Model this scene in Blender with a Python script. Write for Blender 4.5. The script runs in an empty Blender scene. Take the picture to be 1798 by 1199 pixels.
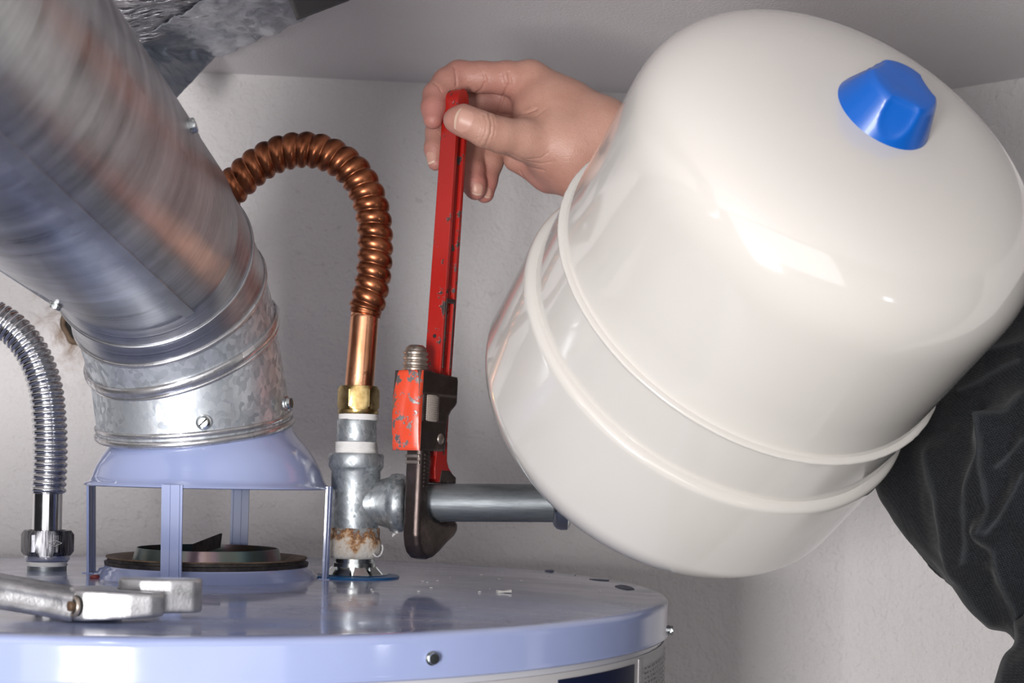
import bpy, bmesh, math, random
import numpy as np
from mathutils import Vector, Matrix, noise

random.seed(3)
PI = math.pi
SC = bpy.context.scene
COL = SC.collection

# ---------------------------------------------------------------- camera, sky, lights, exposure
ZT = 1.30                      # height of the water heater's lid
CZ = ZT + 0.0787               # camera height
F = 2500.0                     # focal length in pixels of an 1798 wide frame
ROLL = 0.0215
YH = 231.0
cam = bpy.data.cameras.new('camera')
cam_o = bpy.data.objects.new('camera', cam)
COL.objects.link(cam_o)
cam_o.location = (0, 0, CZ)
cam_o.rotation_euler = (Matrix.Rotation(PI/2, 4, 'X') @ Matrix.Rotation(math.asin(ROLL), 4, 'Z')).to_euler()
cam.sensor_width = 36
cam.lens = 36*F/1798
_c = math.sqrt(1-ROLL*ROLL)
cam.shift_x = (YH*ROLL)/1798*1.0
cam.shift_y = (YH*_c)/1798
cam.clip_start = 0.01
cam.dof.use_dof = True
cam.dof.focus_distance = 0.93
cam.dof.aperture_fstop = 15
SC.camera = cam_o

w = bpy.data.worlds.new('world'); SC.world = w
w.use_nodes = True
w.node_tree.nodes['Background'].inputs[0].default_value = (0.62, 0.60, 0.66, 1)
w.node_tree.nodes['Background'].inputs[1].default_value = 0.04

def area(name, loc, target, sx, sy, power, col=(1, 1, 1)):
    l = bpy.data.lights.new(name, 'AREA'); l.shape = 'RECTANGLE'; l.size = sx; l.size_y = sy
    l.energy = power; l.color = col
    o = bpy.data.objects.new(name, l); COL.objects.link(o)
    o.location = loc
    d = Vector(target)-Vector(loc)
    o.rotation_euler = d.to_track_quat('-Z', 'Y').to_euler()
    return o
area('softbox_light', (-0.40, -0.50, CZ-0.22), (-0.10, 1.1, CZ+0.08), 0.28, 0.46, 22.5, (1, 0.975, 0.96))
area('work_light', (1.05, -0.25, CZ-0.22), (0.0, 1.0, CZ-0.05), 0.08, 0.08, 0.2, (0.96, 0.97, 1))
area('added_fill_light', (-0.10, -1.35, CZ+0.10), (-0.05, 1.2, CZ+0.05), 2.2, 1.1, 13, (1, 0.98, 0.985))  # added fill lamp behind the camera, only there to brighten the wall
SC.view_settings.view_transform = 'Standard'
SC.view_settings.look = 'None'
SC.view_settings.gamma = 1
SC.view_settings.use_curve_mapping = False
SC.view_settings.exposure = 0.0

# ---------------------------------------------------------------- helpers
def pt(px, py, d):
    """photo pixel + distance -> point in the room"""
    x = px-899; y = py-600
    xr = x*_c + y*ROLL; yr = -x*ROLL + y*_c
    return Vector((xr/F*d, d, CZ + (YH-yr)/F*d))

def link(o, parent=None):
    COL.objects.link(o)
    if parent: o.parent = parent
    return o

def smooth(me, on=True):
    for p in me.polygons: p.use_smooth = on

def obj(name, bm, mat, parent=None, sm=True, edge=None):
    me = bpy.data.meshes.new(name)
    if isinstance(bm, tuple): me.from_pydata([tuple(map(float, v)) for v in bm[0]], [], [tuple(map(int, f)) for f in bm[1]])
    else:
        bmesh.ops.recalc_face_normals(bm, faces=bm.faces)
        bm.to_mesh(me); bm.free()
    mats = mat if isinstance(mat, (list, tuple)) else [mat]
    for m in mats: me.materials.append(m)
    smooth(me, sm)
    if sm and edge: me.set_sharp_from_angle(angle=math.radians(edge))
    o = bpy.data.objects.new(name, me)
    return link(o, parent)

def thing(name, label, cat, loc=(0, 0, 0), group=None):
    o = bpy.data.objects.new(name, None); COL.objects.link(o)
    o.location = loc; o.empty_display_size = 0.02
    o['label'] = label; o['category'] = cat
    if group: o['group'] = group
    return o

def tag(o, label, cat, group=None):
    o['label'] = label; o['category'] = cat
    if group: o['group'] = group
    return o

def keep(root):
    """children were modelled in room coordinates: hold them there"""
    bpy.context.view_layer.update()
    inv = Matrix.Translation(root.location).inverted()
    for c in root.children:
        c.matrix_parent_inverse = inv
    return root

def frame(axis):
    a = Vector(axis).normalized()
    u = a.cross(Vector((0, 1, 0)))
    if u.length < 1e-3: u = a.cross(Vector((1, 0, 0)))
    u.normalize(); v = a.cross(u)
    return a, u, v

def uvl(bm): return bm.loops.layers.uv.verify()

def lathe(prof, origin=(0, 0, 0), axis=(0, 0, 1), seg=64, bm=None, mat=0, wob=None):
    """prof: (radius, height along axis)"""
    bm = bm or bmesh.new(); uv = uvl(bm)
    a, u, v = frame(axis); o = Vector(origin)
    rings = []; s = 0; ss = []
    for i, (r, z) in enumerate(prof):
        if i: s += math.hypot(r-prof[i-1][0], z-prof[i-1][1])
        ss.append(s)
        ring = []
        for k in range(seg):
            t = 2*PI*k/seg
            rr = r if wob is None else r*wob(t, z)
            ring.append(bm.verts.new(o + a*z + (u*math.cos(t)+v*math.sin(t))*rr))
        rings.append(ring)
    for i in range(len(prof)-1):
        for k in range(seg):
            k2 = (k+1) % seg
            if prof[i][0] < 1e-6 and prof[i+1][0] < 1e-6: continue
            f = bm.faces.new((rings[i][k], rings[i][k2], rings[i+1][k2], rings[i+1][k]))
            f.material_index = mat
            us = (k/seg, (k+1)/seg, (k+1)/seg, k/seg); vs = (ss[i], ss[i], ss[i+1], ss[i+1])
            for l, a1, b1 in zip(f.loops, us, vs): l[uv].uv = (a1, b1)
    bmesh.ops.remove_doubles(bm, verts=bm.verts, dist=1e-7)
    return bm

def catmull(P, n):
    P = [Vector(p) for p in P]
    P = [P[0]*2-P[1]] + P + [P[-1]*2-P[-2]]
    out = []
    for i in range(1, len(P)-2):
        for k in range(n):
            t = k/n
            out.append(0.5*((2*P[i]) + (P[i+1]-P[i-1])*t + (2*P[i-1]-5*P[i]+4*P[i+1]-P[i+2])*t*t + (3*P[i]-P[i-1]-3*P[i+1]+P[i+2])*t**3))
    out.append(P[-2].copy())
    return out

def resample(P, step):
    L = [0]
    for i in range(1, len(P)): L.append(L[-1]+(P[i]-P[i-1]).length)
    n = max(2, int(L[-1]/step)); out = []; j = 0
    for k in range(n+1):
        s = L[-1]*k/n
        while j < len(L)-2 and L[j+1] < s: j += 1
        t = (s-L[j])/max(1e-9, L[j+1]-L[j])
        out.append(P[j].lerp(P[j+1], t))
    return out, L[-1]

def sweep(path, rad, seg=24, bm=None, caps=True, mat=0):
    """rad(s, t): radius at length s and angle t"""
    bm = bm or bmesh.new(); uv = uvl(bm)
    T = []
    for i in range(len(path)):
        a = path[max(0, i-1)]; b = path[min(len(path)-1, i+1)]
        T.append((b-a).normalized())
    _, u, v = frame(T[0]); s = 0; rings = []; ss = []
    for i, p in enumerate(path):
        if i:
            s += (p-path[i-1]).length
            q = T[i-1].rotation_difference(T[i]); u = q @ u
            u = (u - T[i]*u.dot(T[i])).normalized()
        v = T[i].cross(u); ss.append(s)
        rings.append([bm.verts.new(p + (u*math.cos(2*PI*k/seg)+v*math.sin(2*PI*k/seg))*rad(s, 2*PI*k/seg)) for k in range(seg)])
    for i in range(len(path)-1):
        for k in range(seg):
            k2 = (k+1) % seg
            f = bm.faces.new((rings[i][k], rings[i][k2], rings[i+1][k2], rings[i+1][k])); f.material_index = mat
            for l, a1, b1 in zip(f.loops, (k/seg, (k+1)/seg, (k+1)/seg, k/seg), (ss[i], ss[i], ss[i+1], ss[i+1])): l[uv].uv = (a1, b1)
    if caps:
        bm.faces.new(rings[0]).material_index = mat; bm.faces.new(rings[-1]).material_index = mat
    return bm

def prism(poly, w0, w1, fr, bm=None, mat=0, sidemat=None):
    """poly in (u, v) extruded along w; fr = (origin, U, W, V)"""
    bm = bm or bmesh.new(); O, U, W, V = fr
    A = [bm.verts.new(O+U*p[0]+V*p[1]+W*w0) for p in poly]
    B = [bm.verts.new(O+U*p[0]+V*p[1]+W*w1) for p in poly]
    bm.faces.new(A).material_index = mat
    bm.faces.new(B[::-1]).material_index = mat
    n = len(poly)
    for i in range(n):
        f = bm.faces.new((A[i], B[i], B[(i+1) % n], A[(i+1) % n]))
        f.material_index = sidemat[i] if sidemat else mat
    return bm

def box(c, s, fr=None, bm=None, mat=0):
    bm = bm or bmesh.new()
    if fr is None: fr = (Vector((0, 0, 0)), Vector((1, 0, 0)), Vector((0, 1, 0)), Vector((0, 0, 1)))
    x, y, z = c; a, b, d = s[0]/2, s[1]/2, s[2]/2
    return prism([(x-a, z-d), (x+a, z-d), (x+a, z+d), (x-a, z+d)], y-b, y+b, fr, bm, mat)

def hexprof(r, h, seg=6, ch=0.12): pass

def hexnut(o, axis, r, h, bm=None, phase=0.0, mat=0, ch=0.0015):
    """hexagonal nut with turned (chamfered) corners; r = corner radius"""
    bm = bm or bmesh.new(); a, u, v = frame(axis); o = Vector(o); ap = r*math.cos(PI/6)
    N = 72; rings = []
    lv = [(0, 0), (0, 1), (0.16, 2), (0.84, 2), (1, 1), (1, 0)]
    rings = []
    for hh, kind in lv:
        ring = []
        for k in range(N):
            t = 2*PI*k/N
            tt = ((t) % (PI/3)) - PI/6
            rh = ap/math.cos(tt)
            if kind == 0: rr = ap*0.80
            elif kind == 1: rr = min(rh, ap*1.005)
            else: rr = min(rh, r*0.985)
            z = hh*h
            ring.append(bm.verts.new(o+a*z+(u*math.cos(t+phase)+v*math.sin(t+phase))*rr))
        rings.append(ring)
    for i in range(len(rings)-1):
        for k in range(N):
            bm.faces.new((rings[i][k], rings[i][(k+1) % N], rings[i+1][(k+1) % N], rings[i+1][k])).material_index = mat
    return bm

# ---------------------------------------------------------------- materials
def mat(name, base=(0.5, 0.5, 0.5), rough=0.5, metal=0.0, coat=0.0, spec=0.5, build=None):
    m = bpy.data.materials.new(name); m.use_nodes = True
    nt = m.node_tree; b = nt.nodes['Principled BSDF']
    b.inputs['Base Color'].default_value = (*base, 1)
    b.inputs['Roughness'].default_value = rough
    b.inputs['Metallic'].default_value = metal
    b.inputs['Coat Weight'].default_value = coat
    b.inputs['Coat Roughness'].default_value = 0.06
    b.inputs['Specular IOR Level'].default_value = spec
    if build: build(G(nt, b))
    return m

class G:
    def __init__(s, nt, b): s.nt = nt; s.b = b
    def n(s, t, **kw):
        x = s.nt.nodes.new(t)
        for k, v in kw.items(): setattr(x, k, v)
        return x
    def l(s, a, b): s.nt.links.new(a, b)
    def coord(s, kind='Object', scale=(1, 1, 1), rot=(0, 0, 0)):
        t = s.n('ShaderNodeTexCoord'); m = s.n('ShaderNodeMapping')
        m.inputs['Scale'].default_value = scale; m.inputs['Rotation'].default_value = rot
        s.l(t.outputs[kind], m.inputs[0]); return m.outputs[0]
    def noise(s, c, scale, detail=3, rough=0.5, dist=0.0):
        x = s.n('ShaderNodeTexNoise'); x.inputs['Scale'].default_value = scale
        x.inputs['Detail'].default_value = detail; x.inputs['Roughness'].default_value = rough
        x.inputs['Distortion'].default_value = dist
        s.l(c, x.inputs['Vector']); return x.outputs[0]
    def voro(s, c, scale, feat='F1', out=0):
        x = s.n('ShaderNodeTexVoronoi'); x.feature = feat; x.inputs['Scale'].default_value = scale
        s.l(c, x.inputs['Vector']); return x.outputs[out]
    def wave(s, c, scale, direction='X', dist=0.0, prof='SIN'):
        x = s.n('ShaderNodeTexWave'); x.bands_direction = direction; x.wave_profile = prof
        x.inputs['Scale'].default_value = scale; x.inputs['Distortion'].default_value = dist
        s.l(c, x.inputs['Vector']); return x.outputs[1]
    def ramp(s, v, stops, interp='LINEAR'):
        r = s.n('ShaderNodeValToRGB'); cr = r.color_ramp; cr.interpolation = interp
        while len(cr.elements) < len(stops): cr.elements.new(0.5)
        for e, (p, c) in zip(cr.elements, stops):
            e.position = p; e.color = (*c, 1) if len(c) == 3 else c
        s.l(v, r.inputs[0]); return r.outputs[0]
    def mr(s, v, a, b, c, d):
        x = s.n('ShaderNodeMapRange'); s.l(v, x.inputs[0])
        for i, k in enumerate((a, b, c, d)): x.inputs[i+1].default_value = k
        return x.outputs[0]
    def math(s, op, a, b=None, clamp=False):
        x = s.n('ShaderNodeMath', operation=op); x.use_clamp = clamp
        for i, k in enumerate((a, b)):
            if k is None: continue
            if isinstance(k, (int, float)): x.inputs[i].default_value = k
            else: s.l(k, x.inputs[i])
        return x.outputs[0]
    def mix(s, f, a, b):
        x = s.n('ShaderNodeMix', data_type='RGBA')
        for i, k in ((0, f), (6, a), (7, b)):
            if isinstance(k, (int, float)): x.inputs[i].default_value = k
            elif isinstance(k, tuple): x.inputs[i].default_value = (*k, 1)
            else: s.l(k, x.inputs[i])
        return x.outputs[2]
    def base(s, c): s.l(c, s.b.inputs['Base Color'])
    def rough(s, c): s.l(c, s.b.inputs['Roughness'])
    def metal(s, c): s.l(c, s.b.inputs['Metallic'])
    def bump(s, h, strength=0.3, dist=0.001, bevel=None):
        x = s.n('ShaderNodeBump'); x.inputs['Strength'].default_value = strength; x.inputs['Distance'].default_value = dist
        s.l(h, x.inputs['Height'])
        if bevel:
            bv = s.n('ShaderNodeBevel'); bv.samples = 4; bv.inputs['Radius'].default_value = bevel
            s.l(bv.outputs[0], x.inputs['Normal'])
        s.l(x.outputs[0], s.b.inputs['Normal']); return x

def b_wall(dirt=True):
    def f(g):
        c = g.coord('Object')
        n1 = g.noise(c, 260, 2, 0.5); n2 = g.noise(c, 75, 3, 0.55); n3 = g.noise(c, 5, 3)
        h = g.math('ADD', g.math('MULTIPLY', n1, 0.5), n2)
        g.bump(h, 0.9, 0.0034)
        big = g.ramp(n3, [(0.3, (0.71, 0.685, 0.685)), (0.7, (0.78, 0.755, 0.755))])
        sp = g.ramp(g.noise(c, 130, 2), [(0.665, (0, 0, 0)), (0.71, (1, 1, 1))])
        msk = g.math('MULTIPLY', sp, g.ramp(g.noise(c, 7, 2), [(0.5, (0, 0, 0)), (0.62, (1, 1, 1))]))
        col = g.mix(g.math('MULTIPLY', msk, 0.16), big, (0.20, 0.16, 0.15))
        if dirt:   # brown water stains round the old pipe hole
            t = g.n('ShaderNodeTexCoord'); v = g.n('ShaderNodeVectorMath', operation='DISTANCE')
            g.l(t.outputs['Object'], v.inputs[0]); v.inputs[1].default_value = HOLE
            near = g.mr(v.outputs['Value'], 0.0, 0.085, 1, 0)
            near = g.math('MULTIPLY', near, near)
            st = g.ramp(g.noise(c, 38, 5, 0.65, 1.2), [(0.44, (0, 0, 0)), (0.66, (1, 1, 1))])
            k = g.math('MULTIPLY', g.math('MULTIPLY', near, st), 1.6, True)
            col = g.mix(k, col, (0.25, 0.16, 0.10))
        g.base(col)
    return f
def lineat(d):  # point on the back wall seen through a pixel
    pass
WX0, WY0, WS = -0.301, 1.322, 0.104
def onwall(px, py):
    p = pt(px, py, 1.0); rx = p.x; rz = p.z-CZ
    d = (WY0 - WS*WX0)/(1-WS*rx)
    return Vector((rx*d, d, CZ+rz*d))
HOLE = tuple(onwall(146, 572))
M = {}
M['wall'] = mat('wall_paint', rough=0.75, build=b_wall(True))
M['wall_r'] = mat('side_wall_paint', rough=0.75, build=b_wall(False))
def b_ceil(g):
    c = g.coord('Object')
    n1 = g.noise(c, 420, 2, 0.6)
    g.bump(n1, 0.6, 0.0012)
    g.base(g.ramp(g.noise(c, 4, 3), [(0.3, (0.74, 0.715, 0.73)), (0.7, (0.80, 0.775, 0.785))]))
M['ceil'] = mat('ceiling_paint', rough=0.6, build=b_ceil)
M['floor'] = mat('concrete', (0.3, 0.29, 0.28), 0.8, build=lambda g: g.base(g.ramp(g.noise(g.coord(), 9, 5), [(0.3, (0.22, 0.21, 0.2)), (0.7, (0.36, 0.35, 0.33))])))

def b_blue(g):
    c = g.coord('Object')
    g.base(g.ramp(g.noise(c, 14, 4), [(0.3, (0.29, 0.345, 0.575)), (0.75, (0.33, 0.385, 0.61))]))
    g.rough(g.mr(g.noise(c, 60, 4), 0.3, 0.75, 0.10, 0.24))
    g.bump(g.noise(c, 20, 2), 0.05, 0.001)
M['blue'] = mat('blue_grey_enamel', rough=0.14, coat=0.55, spec=0.6, build=b_blue)
def b_lid(g):
    c = g.coord('Object')
    col = g.ramp(g.noise(c, 14, 4), [(0.3, (0.29, 0.345, 0.575)), (0.75, (0.33, 0.385, 0.61))])
    dust = g.ramp(g.noise(g.coord('Object', (1, 3, 1)), 12, 5, 0.6), [(0.42, (0, 0, 0)), (0.72, (1, 1, 1))])
    t = g.n('ShaderNodeNewGeometry'); s = g.n('ShaderNodeSeparateXYZ'); g.l(t.outputs['Normal'], s.inputs[0])
    up = g.math('GREATER_THAN', s.outputs[2], 0.97)
    k = g.math('MULTIPLY', g.math('MULTIPLY', dust, 0.55), up)
    speck = g.math('MULTIPLY', g.ramp(g.noise(c, 210, 2), [(0.70, (0, 0, 0)), (0.74, (1, 1, 1))]), up)
    col = g.mix(k, col, (0.40, 0.385, 0.40))
    col = g.mix(g.math('MULTIPLY', speck, 0.5), col, (0.09, 0.09, 0.11))
    g.base(col)
    g.rough(g.math('ADD', g.mr(g.noise(c, 30, 4), 0.3, 0.75, 0.06, 0.16), g.math('MULTIPLY', k, 0.35)))
    g.bump(g.noise(c, 16, 2), 0.07, 0.001)
M['lid'] = mat('dusty_blue_grey_enamel', rough=0.12, coat=0.4, spec=0.6, build=b_lid)
M['jacket'] = mat('jacket_enamel', (0.50, 0.50, 0.54), 0.25, coat=0.3)
M['navy'] = mat('navy_label', (0.008, 0.012, 0.04), 0.28)
M['labelwhite'] = mat('label_paper', (0.46, 0.45, 0.46), 0.4)
M['ink'] = mat('label_ink', (0.10, 0.095, 0.10), 0.5)

def galv(scale=150, lo=(0.30, 0.33, 0.36), hi=(0.62, 0.66, 0.70), rust=0.0, r0=0.26, r1=0.46):
    def f(g):
        c = g.coord('Object', (1, 1, 0.8))
        w1 = g.n('ShaderNodeVectorMath', operation='ADD')
        nz = g.n('ShaderNodeTexNoise'); nz.inputs['Scale'].default_value = 60; g.l(c, nz.inputs['Vector'])
        sc = g.n('ShaderNodeVectorMath', operation='SCALE'); sc.inputs['Scale'].default_value = 0.012; g.l(nz.outputs['Color'], sc.inputs[0])
        g.l(c, w1.inputs[0]); g.l(sc.outputs[0], w1.inputs[1])
        v = g.n('ShaderNodeTexVoronoi'); v.inputs['Scale'].default_value = scale; g.l(w1.outputs[0], v.inputs['Vector'])
        s = g.n('ShaderNodeSeparateColor'); g.l(v.outputs['Color'], s.inputs[0])
        k = g.math('ADD', g.math('MULTIPLY', s.outputs[0], 0.5), g.math('MULTIPLY', g.noise(c, 40, 5, 0.6), 0.6))
        col = g.ramp(k, [(0.25, lo), (0.8, hi)])
        if rust:
            rr = g.ramp(g.noise(c, 55, 5, 0.65), [(0.5, (0, 0, 0)), (0.72, (1, 1, 1))])
            col = g.mix(g.math('MULTIPLY', rr, rust), col, (0.24, 0.17, 0.12))
        g.base(col); g.rough(g.mr(k, 0.25, 0.85, r1, r0))
        g.bump(g.noise(c, 500, 2), 0.12, 0.0004)
    return f
M['galv'] = mat('spangled_galvanised_steel', metal=0.8, build=galv(300, (0.34, 0.37, 0.41), (0.70, 0.74, 0.78), rust=0.2, r0=0.36, r1=0.54))
def b_duct(g):
    c = g.coord('UV', (2.2, 260, 1))
    st = g.noise(c, 1.0, 6, 0.7)
    c2 = g.coord('Object')
    big = g.noise(c2, 24, 4, 0.6)
    k = g.math('ADD', g.math('MULTIPLY', st, 0.55), g.math('MULTIPLY', big, 0.45))
    g.base(g.ramp(k, [(0.36, (0.30, 0.31, 0.33)), (0.62, (0.66, 0.67, 0.70))]))
    g.rough(g.mr(st, 0.3, 0.7, 0.24, 0.42))
    g.bump(g.math('ADD', g.math('MULTIPLY', st, 0.25), g.noise(c2, 34, 2)), 0.28, 0.0022)
M['duct'] = mat('brushed_duct_steel', metal=1.0, build=b_duct)
M['bead'] = mat('rolled_bead_steel', metal=0.9, build=galv(90, (0.42, 0.42, 0.43), (0.7, 0.7, 0.72), 0.35, 0.2, 0.4))
M['fit'] = mat('cast_galvanised_fitting', metal=0.75, build=galv(420, (0.24, 0.27, 0.29), (0.50, 0.53, 0.55), 0.12, 0.34, 0.5))
def b_pipe(g):
    c = g.coord('Object', (0.25, 1, 1))
    n_ = g.noise(c, 110, 5, 0.6)
    col = g.ramp(n_, [(0.3, (0.12, 0.135, 0.15)), (0.75, (0.27, 0.295, 0.31))])
    g.base(col); g.rough(g.mr(n_, 0.3, 0.7, 0.5, 0.38)); g.bump(g.noise(g.coord('Object', (0.1, 1, 1)), 600, 3), 0.25, 0.0005)
M['pipe'] = mat('grey_galvanised_pipe', metal=0.65, build=b_pipe)
def b_limes(g):
    c = g.coord('Object'); n_ = g.noise(c, 120, 5, 0.65)
    g.base(g.ramp(n_, [(0.3, (0.22, 0.09, 0.035)), (0.42, (0.55, 0.36, 0.22)), (0.55, (0.70, 0.64, 0.56)), (0.75, (0.78, 0.75, 0.70))]))
    g.bump(g.noise(c, 400, 4, 0.7), 0.9, 0.0012)
M['lime0'] = mat('limescale_and_rust', rough=0.8, build=b_limes)
def b_lime2(g):
    c = g.coord('Object'); n_ = g.noise(c, 130, 5, 0.65)
    sx_ = g.n('ShaderNodeSeparateXYZ'); g.l(c, sx_.inputs[0])
    zz = g.mr(sx_.outputs[2], LZ0, LZ1, 0.16, -0.20)
    k = g.math('ADD', n_, zz)
    g.base(g.ramp(k, [(0.28, (0.30, 0.31, 0.31)), (0.36, (0.22, 0.09, 0.03)), (0.44, (0.55, 0.33, 0.18)), (0.54, (0.72, 0.64, 0.55)), (0.75, (0.80, 0.77, 0.72))]))
    g.bump(g.noise(c, 400, 4, 0.7), 0.9, 0.0012)
LZ0 = pt(624, 978, 0.98).z; LZ1 = pt(624, 926, 0.98).z
M['lime'] = mat('limescale_over_rust', rough=0.8, build=b_lime2)
def b_copper(g):
    c = g.coord('Object'); n_ = g.noise(c, 45, 5, 0.6)
    sp = g.ramp(g.noise(c, 260, 3), [(0.68, (0, 0, 0)), (0.74, (1, 1, 1))])
    col = g.ramp(n_, [(0.3, (0.60, 0.26, 0.13)), (0.7, (0.80, 0.40, 0.24))])
    g.base(g.mix(g.math('MULTIPLY', sp, 0.6), col, (0.16, 0.08, 0.05)))
    g.rough(g.mr(n_, 0.3, 0.7, 0.18, 0.3))
M['copper'] = mat('bright_copper', metal=1.0, build=b_copper)
def b_copper2(g):
    c = g.coord('Object'); n_ = g.noise(c, 60, 5, 0.6)
    g.base(g.ramp(n_, [(0.3, (0.21, 0.068, 0.032)), (0.7, (0.42, 0.155, 0.075))]))
    g.rough(g.mr(n_, 0.3, 0.7, 0.26, 0.38)); g.bump(g.noise(c, 300, 3), 0.08, 0.0004)
M['copper2'] = mat('tarnished_copper', metal=1.0, build=b_copper2)
M['brass'] = mat('brass', metal=1.0, build=lambda g: (g.base(g.ramp(g.noise(g.coord(), 140, 5, 0.6), [(0.3, (0.30, 0.20, 0.07)), (0.7, (0.56, 0.42, 0.20))])), g.rough(g.mr(g.noise(g.coord(), 90, 3), 0.3, 0.7, 0.22, 0.42)), g.bump(g.noise(g.coord(), 500, 3), 0.15, 0.0004, 0.0004)))
M['inox'] = mat('stainless_steel', (0.66, 0.66, 0.68), 0.14, 1.0, build=lambda g: g.rough(g.mr(g.noise(g.coord(), 80, 4), 0.3, 0.7, 0.09, 0.2)))
def b_nut(g):
    c = g.coord('Object', (6, 6, 0.4)); n_ = g.noise(c, 160, 4, 0.7)
    g.base(g.ramp(n_, [(0.45, (0.07, 0.07, 0.08)), (0.78, (0.45, 0.45, 0.47))])); g.rough(g.mr(n_, 0.3, 0.7, 0.2, 0.4))
M['inoxnut'] = mat('scratched_steel_nut', metal=1.0, build=b_nut)
M['tape'] = mat('white_thread_tape', (0.74, 0.73, 0.72), 0.6, build=lambda g: g.bump(g.wave(g.coord('Object', (1, 1, 1)), 260, 'Z', 2.0), 0.5, 0.0006))
M['gasket'] = mat('blue_plastic_gasket', (0.012, 0.11, 0.30), 0.3)
M['burnt'] = mat('heat_tinted_steel', metal=0.85, rough=0.32, build=lambda g: (g.base(g.ramp(g.noise(g.coord('Object', (1, 1, 0.2)), 16, 3), [(0.3, (0.09, 0.15, 0.17)), (0.42, (0.14, 0.17, 0.15)), (0.5, (0.24, 0.17, 0.20)), (0.6, (0.26, 0.20, 0.15)), (0.72, (0.09, 0.16, 0.21))]))))
M['soot'] = mat('sooty_steel', metal=0.5, rough=0.55, build=lambda g: g.base(g.ramp(g.noise(g.coord(), 90, 5, 0.7), [(0.35, (0.022, 0.020, 0.022)), (0.7, (0.10, 0.085, 0.08)), (0.82, (0.30, 0.2, 0.13))])))
M['rustrim'] = mat('rusty_rim', rough=0.7, metal=0.2, build=lambda g: g.base(g.ramp(g.noise(g.coord(), 70, 5, 0.7), [(0.35, (0.10, 0.065, 0.04)), (0.7, (0.26, 0.18, 0.12))])))
M['zinc'] = mat('zinc_screw', (0.55, 0.58, 0.58), 0.22, 1.0)
M['darkblue'] = mat('blue_grey_leg_enamel', (0.29, 0.345, 0.575), 0.18, coat=0.4)

def b_tank(g):
    c = g.coord('Object')
    g.base(g.ramp(g.noise(c, 6, 2), [(0.3, (0.62, 0.595, 0.56)), (0.7, (0.65, 0.625, 0.59))]))
    n_ = g.n('ShaderNodeTexNoise'); n_.inputs['Scale'].default_value = 260; n_.inputs['Detail'].default_value = 1
    g.l(c, n_.inputs['Vector']); g.bump(n_.outputs[0], 0.05, 0.0006)
M['tank'] = mat('cream_gloss_paint', rough=0.13, coat=0.8, spec=0.5, build=b_tank)
M['bluecap'] = mat('blue_plastic', (0.002, 0.095, 0.44), 0.34, coat=0.1)

def b_redpaint(chip=0.60, col=(0.36, 0.012, 0.008), steel=(0.10, 0.09, 0.085), sc=70, bev=0.0012):
    def f(g):
        c = g.coord('Object')
        n_ = g.noise(c, sc, 5, 0.68)
        k = g.ramp(n_, [(chip, (0, 0, 0)), (chip+0.025, (1, 1, 1))])
        base = g.mix(g.noise(c, 20, 3), tuple(x*0.8 for x in col), tuple(min(1, x*1.15) for x in col))
        g.base(g.mix(k, base, steel)); g.metal(g.math('MULTIPLY', k, 0.8))
        g.rough(g.math('ADD', g.math('MULTIPLY', k, 0.12), 0.26))
        inv = g.math('SUBTRACT', 1.0, k)
        g.bump(inv, 0.5, 0.0005, bev)
    return f
M['red'] = mat('chipped_red_paint', build=b_redpaint(0.585), coat=0.15)
M['red2'] = mat('worn_orange_red_paint', build=b_redpaint(0.535, (0.74, 0.075, 0.030), (0.30, 0.29, 0.29), 110, 0.004), coat=0.2)
def b_dsteel(g):
    c = g.coord('Object'); n_ = g.noise(c, 45, 5, 0.62)
    g.base(g.ramp(n_, [(0.3, (0.060, 0.046, 0.043)), (0.6, (0.135, 0.105, 0.097)), (0.78, (0.28, 0.22, 0.19))]))
    g.rough(g.mr(n_, 0.3, 0.75, 0.36, 0.22)); g.bump(g.noise(c, 280, 4), 0.22, 0.0005, 0.0022)
M['dsteel'] = mat('dark_forged_steel', metal=0.85, build=b_dsteel)
M['tsteel'] = mat('worn_bare_steel', metal=0.9, build=lambda g: (g.base(g.ramp(g.noise(g.coord(), 120, 4), [(0.3, (0.24, 0.20, 0.17)), (0.7, (0.55, 0.48, 0.42))])), g.rough(g.mr(g.noise(g.coord(), 60, 3), 0.3, 0.7, 0.25, 0.4)), g.bump(g.noise(g.coord(), 200, 2), 0.1, 0.0004, 0.0008)))
M['knurl'] = mat('knurled_steel', (0.46, 0.40, 0.35), 0.35, 0.5)
M['chrome'] = mat('satin_chrome', metal=0.95, build=lambda g: (g.base(g.ramp(g.noise(g.coord(), 120, 5, 0.7), [(0.3, (0.36, 0.36, 0.37)), (0.7, (0.58, 0.58, 0.60))])), g.rough(g.mr(g.noise(g.coord(), 160, 4), 0.3, 0.7, 0.26, 0.42)), g.bump(g.noise(g.coord(), 700, 2), 0.25, 0.0003, 0.0028)))
M['wormbrown'] = mat('rusty_pin', (0.10, 0.06, 0.035), 0.6, 0.5)
M['dark'] = mat('dark_hole', (0.012, 0.011, 0.011), 0.8)

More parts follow.
